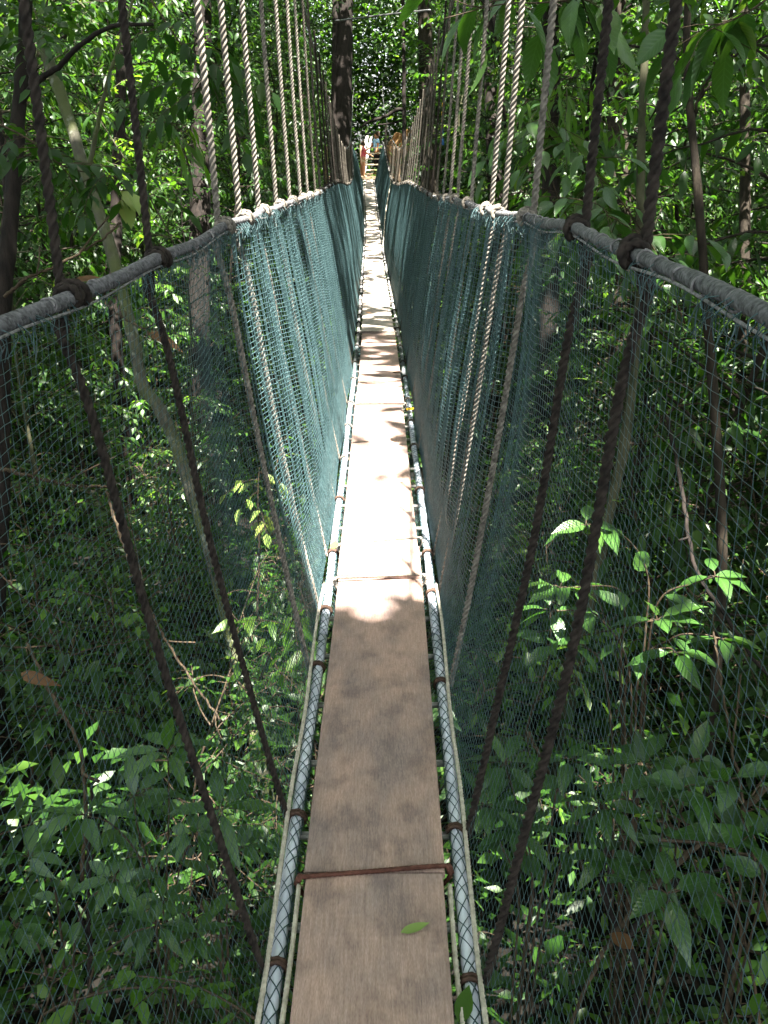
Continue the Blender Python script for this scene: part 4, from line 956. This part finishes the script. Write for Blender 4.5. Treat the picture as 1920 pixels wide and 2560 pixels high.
for z in (.5, .98):
    mb = MB(); tube(mb, np.array([[-1.25, .06, z], [-1.25, 4, z], [-1.25, 8, z]]), .035, 8); mb.obj('handrail', M_post, root)
    mb = MB(); tube(mb, np.array([[1.25, .06, z], [1.25, 4, z], [1.25, 8, z]]), .035, 8); mb.obj('handrail', M_post, root)
    mb = MB(); box(mb, (-.98, .09, z), (.50, .04, .09)); bevel(mb.obj('handrail', M_post, root, False), .006)
# stairs rising behind the walkway end
sx = float(at(778 + 30, 360, 41)[0]) 
root = empty('timber_stairs', (-.35, 40.0, PZ)); tag(root, 'timber steps with pale treads behind the child, far end', 'stairs'); 
for k in range(5):
    mb = MB(); box(mb, (0, .28 * k, .20 * (k + 1)), (.75, .27, .045)); bevel(mb.obj('tread', M_tread, root, False), .005)
for x in (-.43, .43):
    mb = MB(); rot = Matrix.Rotation(math.atan2(.2, .28), 3, 'X'); box(mb, (x, .56, .56), (.055, 1.75, .22), np.array(rot)); bevel(mb.obj('stringer', M_post, root, False), .006)
mb = MB(); tube(mb, np.array([[-.50, -.2, 0], [-.50, -.2, .6], [-.50, -.2, 1.1]]), .055, 8); mb.obj('newel_post', M_post, root)
# tan cloth, boards, strap
def cloth():
    r = np.random.RandomState(9); mb = MB(); nu, nv = 22, 26; V = []
    for t in (0, 1):
        for a in range(nu):
            for b in range(nv):
                u = a / (nu - 1) - .5; v = b / (nv - 1)
                wd = .95 * (1 - .5 * v ** 4) * (.62 + .38 * min(1, v * 3)) ; 
                x = u * wd + .22 * (1 - v) ** 2 + .03 * math.sin(v * 9); z = -v * 1.25 + (.32 * max(u, -.1) * (1 - v) ** 2)
                y = .08 * math.sin(u * 19 + v * 1.5) * (.4 + v * .6) + .05 * math.sin(v * 7) + t * .012
                V.append([x, y, z])
    Fq = []
    def ix(t, a, b): return t * nu * nv + a * nv + b
    for a in range(nu - 1):
        for b in range(nv - 1):
            Fq += [[ix(0, a, b), ix(0, a + 1, b), ix(0, a + 1, b + 1), ix(0, a, b + 1)], [ix(1, a, b), ix(1, a, b + 1), ix(1, a + 1, b + 1), ix(1, a + 1, b)]]
    for a in range(nu - 1):
        for b in (0, nv - 1): Fq.append([ix(0, a, b), ix(1, a, b), ix(1, a + 1, b), ix(0, a + 1, b)])
    for b in range(nv - 1):
        for a in (0, nu - 1): Fq.append([ix(0, a, b), ix(0, a, b + 1), ix(1, a, b + 1), ix(1, a, b)])
    mb.add(np.array(V), np.array(Fq)); o = mb.obj('hanging_cloth', M_cloth_tan); o.location = at(858, 284, 38.5); tag(o, 'tan brown cloth hanging beside the far platform', 'cloth')
cloth()
for k, (p0, p1, lab) in enumerate([((786, 337, 42.5), (792, 301, 42.5), 'left of two pale slanted boards behind the child'), ((793, 340, 42.2), (800, 302, 42.2), 'right of two pale slanted boards, next to the man in blue')]):
    a, b = at(*p0), at(*p1); a[2] = PZ + .02 if False else a[2]; d = b - a; L_ = np.linalg.norm(d); mb = MB()
    q = Vector(d).to_track_quat('Z', 'Y').to_matrix(); box(mb, (0, 0, L_ / 2 - .3), (.115, .03, L_ + .9)); o = mb.obj('pale_board', M_board, smooth=False); bevel(o, .004)
    o.location = a; o.rotation_euler = q.to_euler(); tag(o, lab, 'board', 'pale boards at the platform')
root = empty('hanging_strap', tuple(at(955, 301, 22))); tag(root, 'yellow and blue strap hanging among the far right ropes', 'strap')
mb = MB(); P = np.array([[.01, 0, .75], [0, .01, .45], [-.01, 0, .22]]); tube(mb, catmull(P, 14), [.02 + .008 * math.sin(k * 1.7) for k in range(14)], 8); mb.obj('yellow_band', M_strap_y, root)
mb = MB(); P = np.array([[-.01, 0, .22], [.0, .0, .08], [.015, 0, -.12]]); tube(mb, catmull(P, 10), np.linspace(.028, .036, 10), 8); mb.obj('blue_band', M_strap_b, root)

def skinned(name, joints, edges, mat, parent, lev=2):
    ids = list(joints); me = bpy.data.meshes.new(name); me.from_pydata([joints[k][0] for k in ids], [(ids.index(a), ids.index(b)) for a, b in edges], [])
    o = bpy.data.objects.new(name, me); link(o)
    sk = o.modifiers.new('skin', 'SKIN'); ss = o.modifiers.new('sub', 'SUBSURF'); ss.levels = ss.render_levels = lev
    if not me.skin_vertices: 
        bm_ = None
    lay = me.skin_vertices[0].data
    for i, k in enumerate(ids):
        rr = joints[k][1]; lay[i].radius = (rr, rr) if not isinstance(rr, tuple) else rr; lay[i].use_root = (i == 0)
    dg = bpy.context.evaluated_depsgraph_get(); ev = o.evaluated_get(dg); m2 = bpy.data.meshes.new_from_object(ev)
    bpy.data.objects.remove(o); m2.materials.clear(); m2.materials.append(mat)
    m2.polygons.foreach_set('use_smooth', np.ones(len(m2.polygons), bool)); m2.name = name
    return link(bpy.data.objects.new(name, m2), parent)

def person(loc, h, rz, arms, lab, skin, top, bottom, legs_bare, hatmat=None, stance=.055, build=1.0):
    """arms: {side: (elbow, wrist)} in units of height; figure faces +x before rz"""
    root = empty('person', loc); root.rotation_euler = (0, 0, rz)
    S = lambda p: (p[0] * h, p[1] * h, p[2] * h)
    J = {'pelvis': ((0, 0, .52), (.062, .078)), 'waist': ((.005, 0, .61), (.052, .066)), 'chest': ((.0, 0, .73), (.062, .085)), 'neck': ((.0, 0, .835), .030), 'skull': ((.012, 0, .885), .050), 'crown': ((.004, 0, .945), .050), 'nose': ((.066, 0, .900), .010)}
    E = [('pelvis', 'waist'), ('waist', 'chest'), ('chest', 'neck'), ('neck', 'skull'), ('skull', 'crown'), ('skull', 'nose')]
    for s, n in ((1, 'l'), (-1, 'r')):
        J['hip' + n] = ((0, s * .05, .49), .052); J['knee' + n] = ((.012, s * stance, .275), .036); J['ank' + n] = ((-.008 * s, s * stance, .05), .023); J['toe' + n] = ((.085, s * (stance + .008), .015), .018)
        E += [('pelvis', 'hip' + n), ('hip' + n, 'knee' + n), ('knee' + n, 'ank' + n), ('ank' + n, 'toe' + n)]
        el, wr = arms[s]; el = np.array(el); wr = np.array(wr); d = norm(wr - el)
        J['sh' + n] = ((0, s * .105, .795), .036); J['el' + n] = (tuple(el), .026); J['wr' + n] = (tuple(wr), .018); pm = wr + d * .035; J['palm' + n] = (tuple(pm), .020)
        E += [('chest', 'sh' + n), ('sh' + n, 'el' + n), ('el' + n, 'wr' + n), ('wr' + n, 'palm' + n)]
        lat = norm(np.cross(d, [0, 0, 1]))
        for q, (o_, ln) in enumerate([(-.014, .036), (-.005, .042), (.005, .040), (.013, .032)]):
            k = 'f%d%s' % (q, n); J[k] = (tuple(pm + d * ln + lat * o_ * 1.5 + [0, 0, -.006]), .0055); E.append(('palm' + n, k))
        J['th' + n] = (tuple(wr + d * .03 + [0, 0, .024]), .006); E.append(('wr' + n, 'th' + n))
    sc = lambda r_: tuple(x * h * build for x in r_) if isinstance(r_, tuple) else r_ * h
    skinned('body', {k: (S(p), sc(r_)) for k, (p, r_) in J.items()}, E, skin, root)
    # top
    keys = ['waist', 'chest', 'neck', 'shl', 'shr']; T = {k: J[k] for k in keys}; T = {'chest': T['chest'], **{k: v for k, v in T.items() if k != 'chest'}}
    T['hem'] = ((0, 0, .52), (.066, .082)); T['neck'] = ((0, 0, .815), .034)
    for n in 'lr':
        e = np.array(J['el' + n][0]); s_ = np.array(J['sh' + n][0]); T['sl' + n] = (tuple(s_ + (e - s_) * .55), .036)
    g = lambda r_, a: tuple(x * h * build * 1.12 + a * h for x in r_) if isinstance(r_, tuple) else r_ * h + a * h
    skinned('shirt', {k: (S(p), g(r_, .006)) for k, (p, r_) in T.items()}, [('chest', 'waist'), ('waist', 'hem'), ('chest', 'neck'), ('chest', 'shl'), ('chest', 'shr'), ('shl', 'sll'), ('shr', 'slr')], top, root)
    Bt = {'pelvis': J['pelvis'], 'belt': ((0, 0, .555), (.062, .078))}; Eb = [('pelvis', 'belt')]
    for n, s in (('l', 1), ('r', -1)):
        hp = np.array(J['hip' + n][0]); kn = np.array(J['knee' + n][0]); an = np.array(J['ank' + n][0])
        Bt['hip' + n] = (tuple(hp), .054); Eb.append(('pelvis', 'hip' + n))
        if legs_bare: Bt['hem' + n] = (tuple(hp + (kn - hp) * .45), .056); Eb.append(('hip' + n, 'hem' + n))
        else:
            Bt['knee' + n] = (tuple(kn), .044); Bt['hem' + n] = (tuple(an + [0, 0, .01]), .038); Eb += [('hip' + n, 'knee' + n), ('knee' + n, 'hem' + n)]
    skinned('shorts' if legs_bare else 'trousers', {k: (S(p), g(r_, .005)) for k, (p, r_) in Bt.items()}, Eb, bottom, root)
    hm = MB(); th = np.linspace(0, 2 * math.pi, 18, endpoint=False); rings = []
    for f, rr, zz in [(0, .062, .875), (.3, .066, .91), (.6, .062, .95), (.85, .042, .985), (1, .012, 1.0)]:
        rings.append(np.stack([-.012 + np.cos(th) * rr * 1.02, np.sin(th) * rr * .96, np.full(18, zz) + .03 * np.clip(np.cos(th), 0, 1) * (1 - f)], 1) * h)
    V = np.vstack(rings); i = np.arange(4)[:, None]; j = np.arange(18)[None, :]; k2 = (j + 1) % 18
    hm.add(V, [np.stack([i * 18 + j, i * 18 + k2, (i + 1) * 18 + k2, (i + 1) * 18 + j], -1).reshape(-1, 4), np.array([np.arange(18) + 72])]); hm.obj('hair', M_hair, root)
    if hatmat:
        hb = MB(); Vt = np.vstack([np.stack([-.005 + np.cos(th) * a, np.sin(th) * a * .96, np.full(18, z)], 1) * h for a, z in [(.105, .945), (.07, .955), (.066, .99), (.045, 1.012), (.01, 1.016)]])
        hb.add(Vt, [np.stack([i * 18 + j, i * 18 + k2, (i + 1) * 18 + k2, (i + 1) * 18 + j], -1).reshape(-1, 4), np.array([np.arange(18) + 72])]); hb.obj('hat', hatmat, root)
    tag(root, lab, 'person'); return root
gp = at(785.5, 389, 35.6)
person((gp[0], gp[1], PZ), 1.22, R(12), {1: ((.08, .13, .66), (.21, .10, .62)), -1: ((.08, -.13, .655), (.22, -.08, .60))}, 'small girl in a pink top and beige shorts reaching out an arm', M_skin, M_pink, M_khaki, True, None)
mp = at(814, 372, 39.0)
person((mp[0], mp[1], PZ), 1.62, R(200), {1: ((.03, .16, .64), (.10, .18, .52)), -1: ((.08, -.15, .65), (.22, -.12, .56))}, 'man in a light blue shirt and dark trousers beside the girl', M_skin2, M_blue, M_dark, False, None, build=1.05)
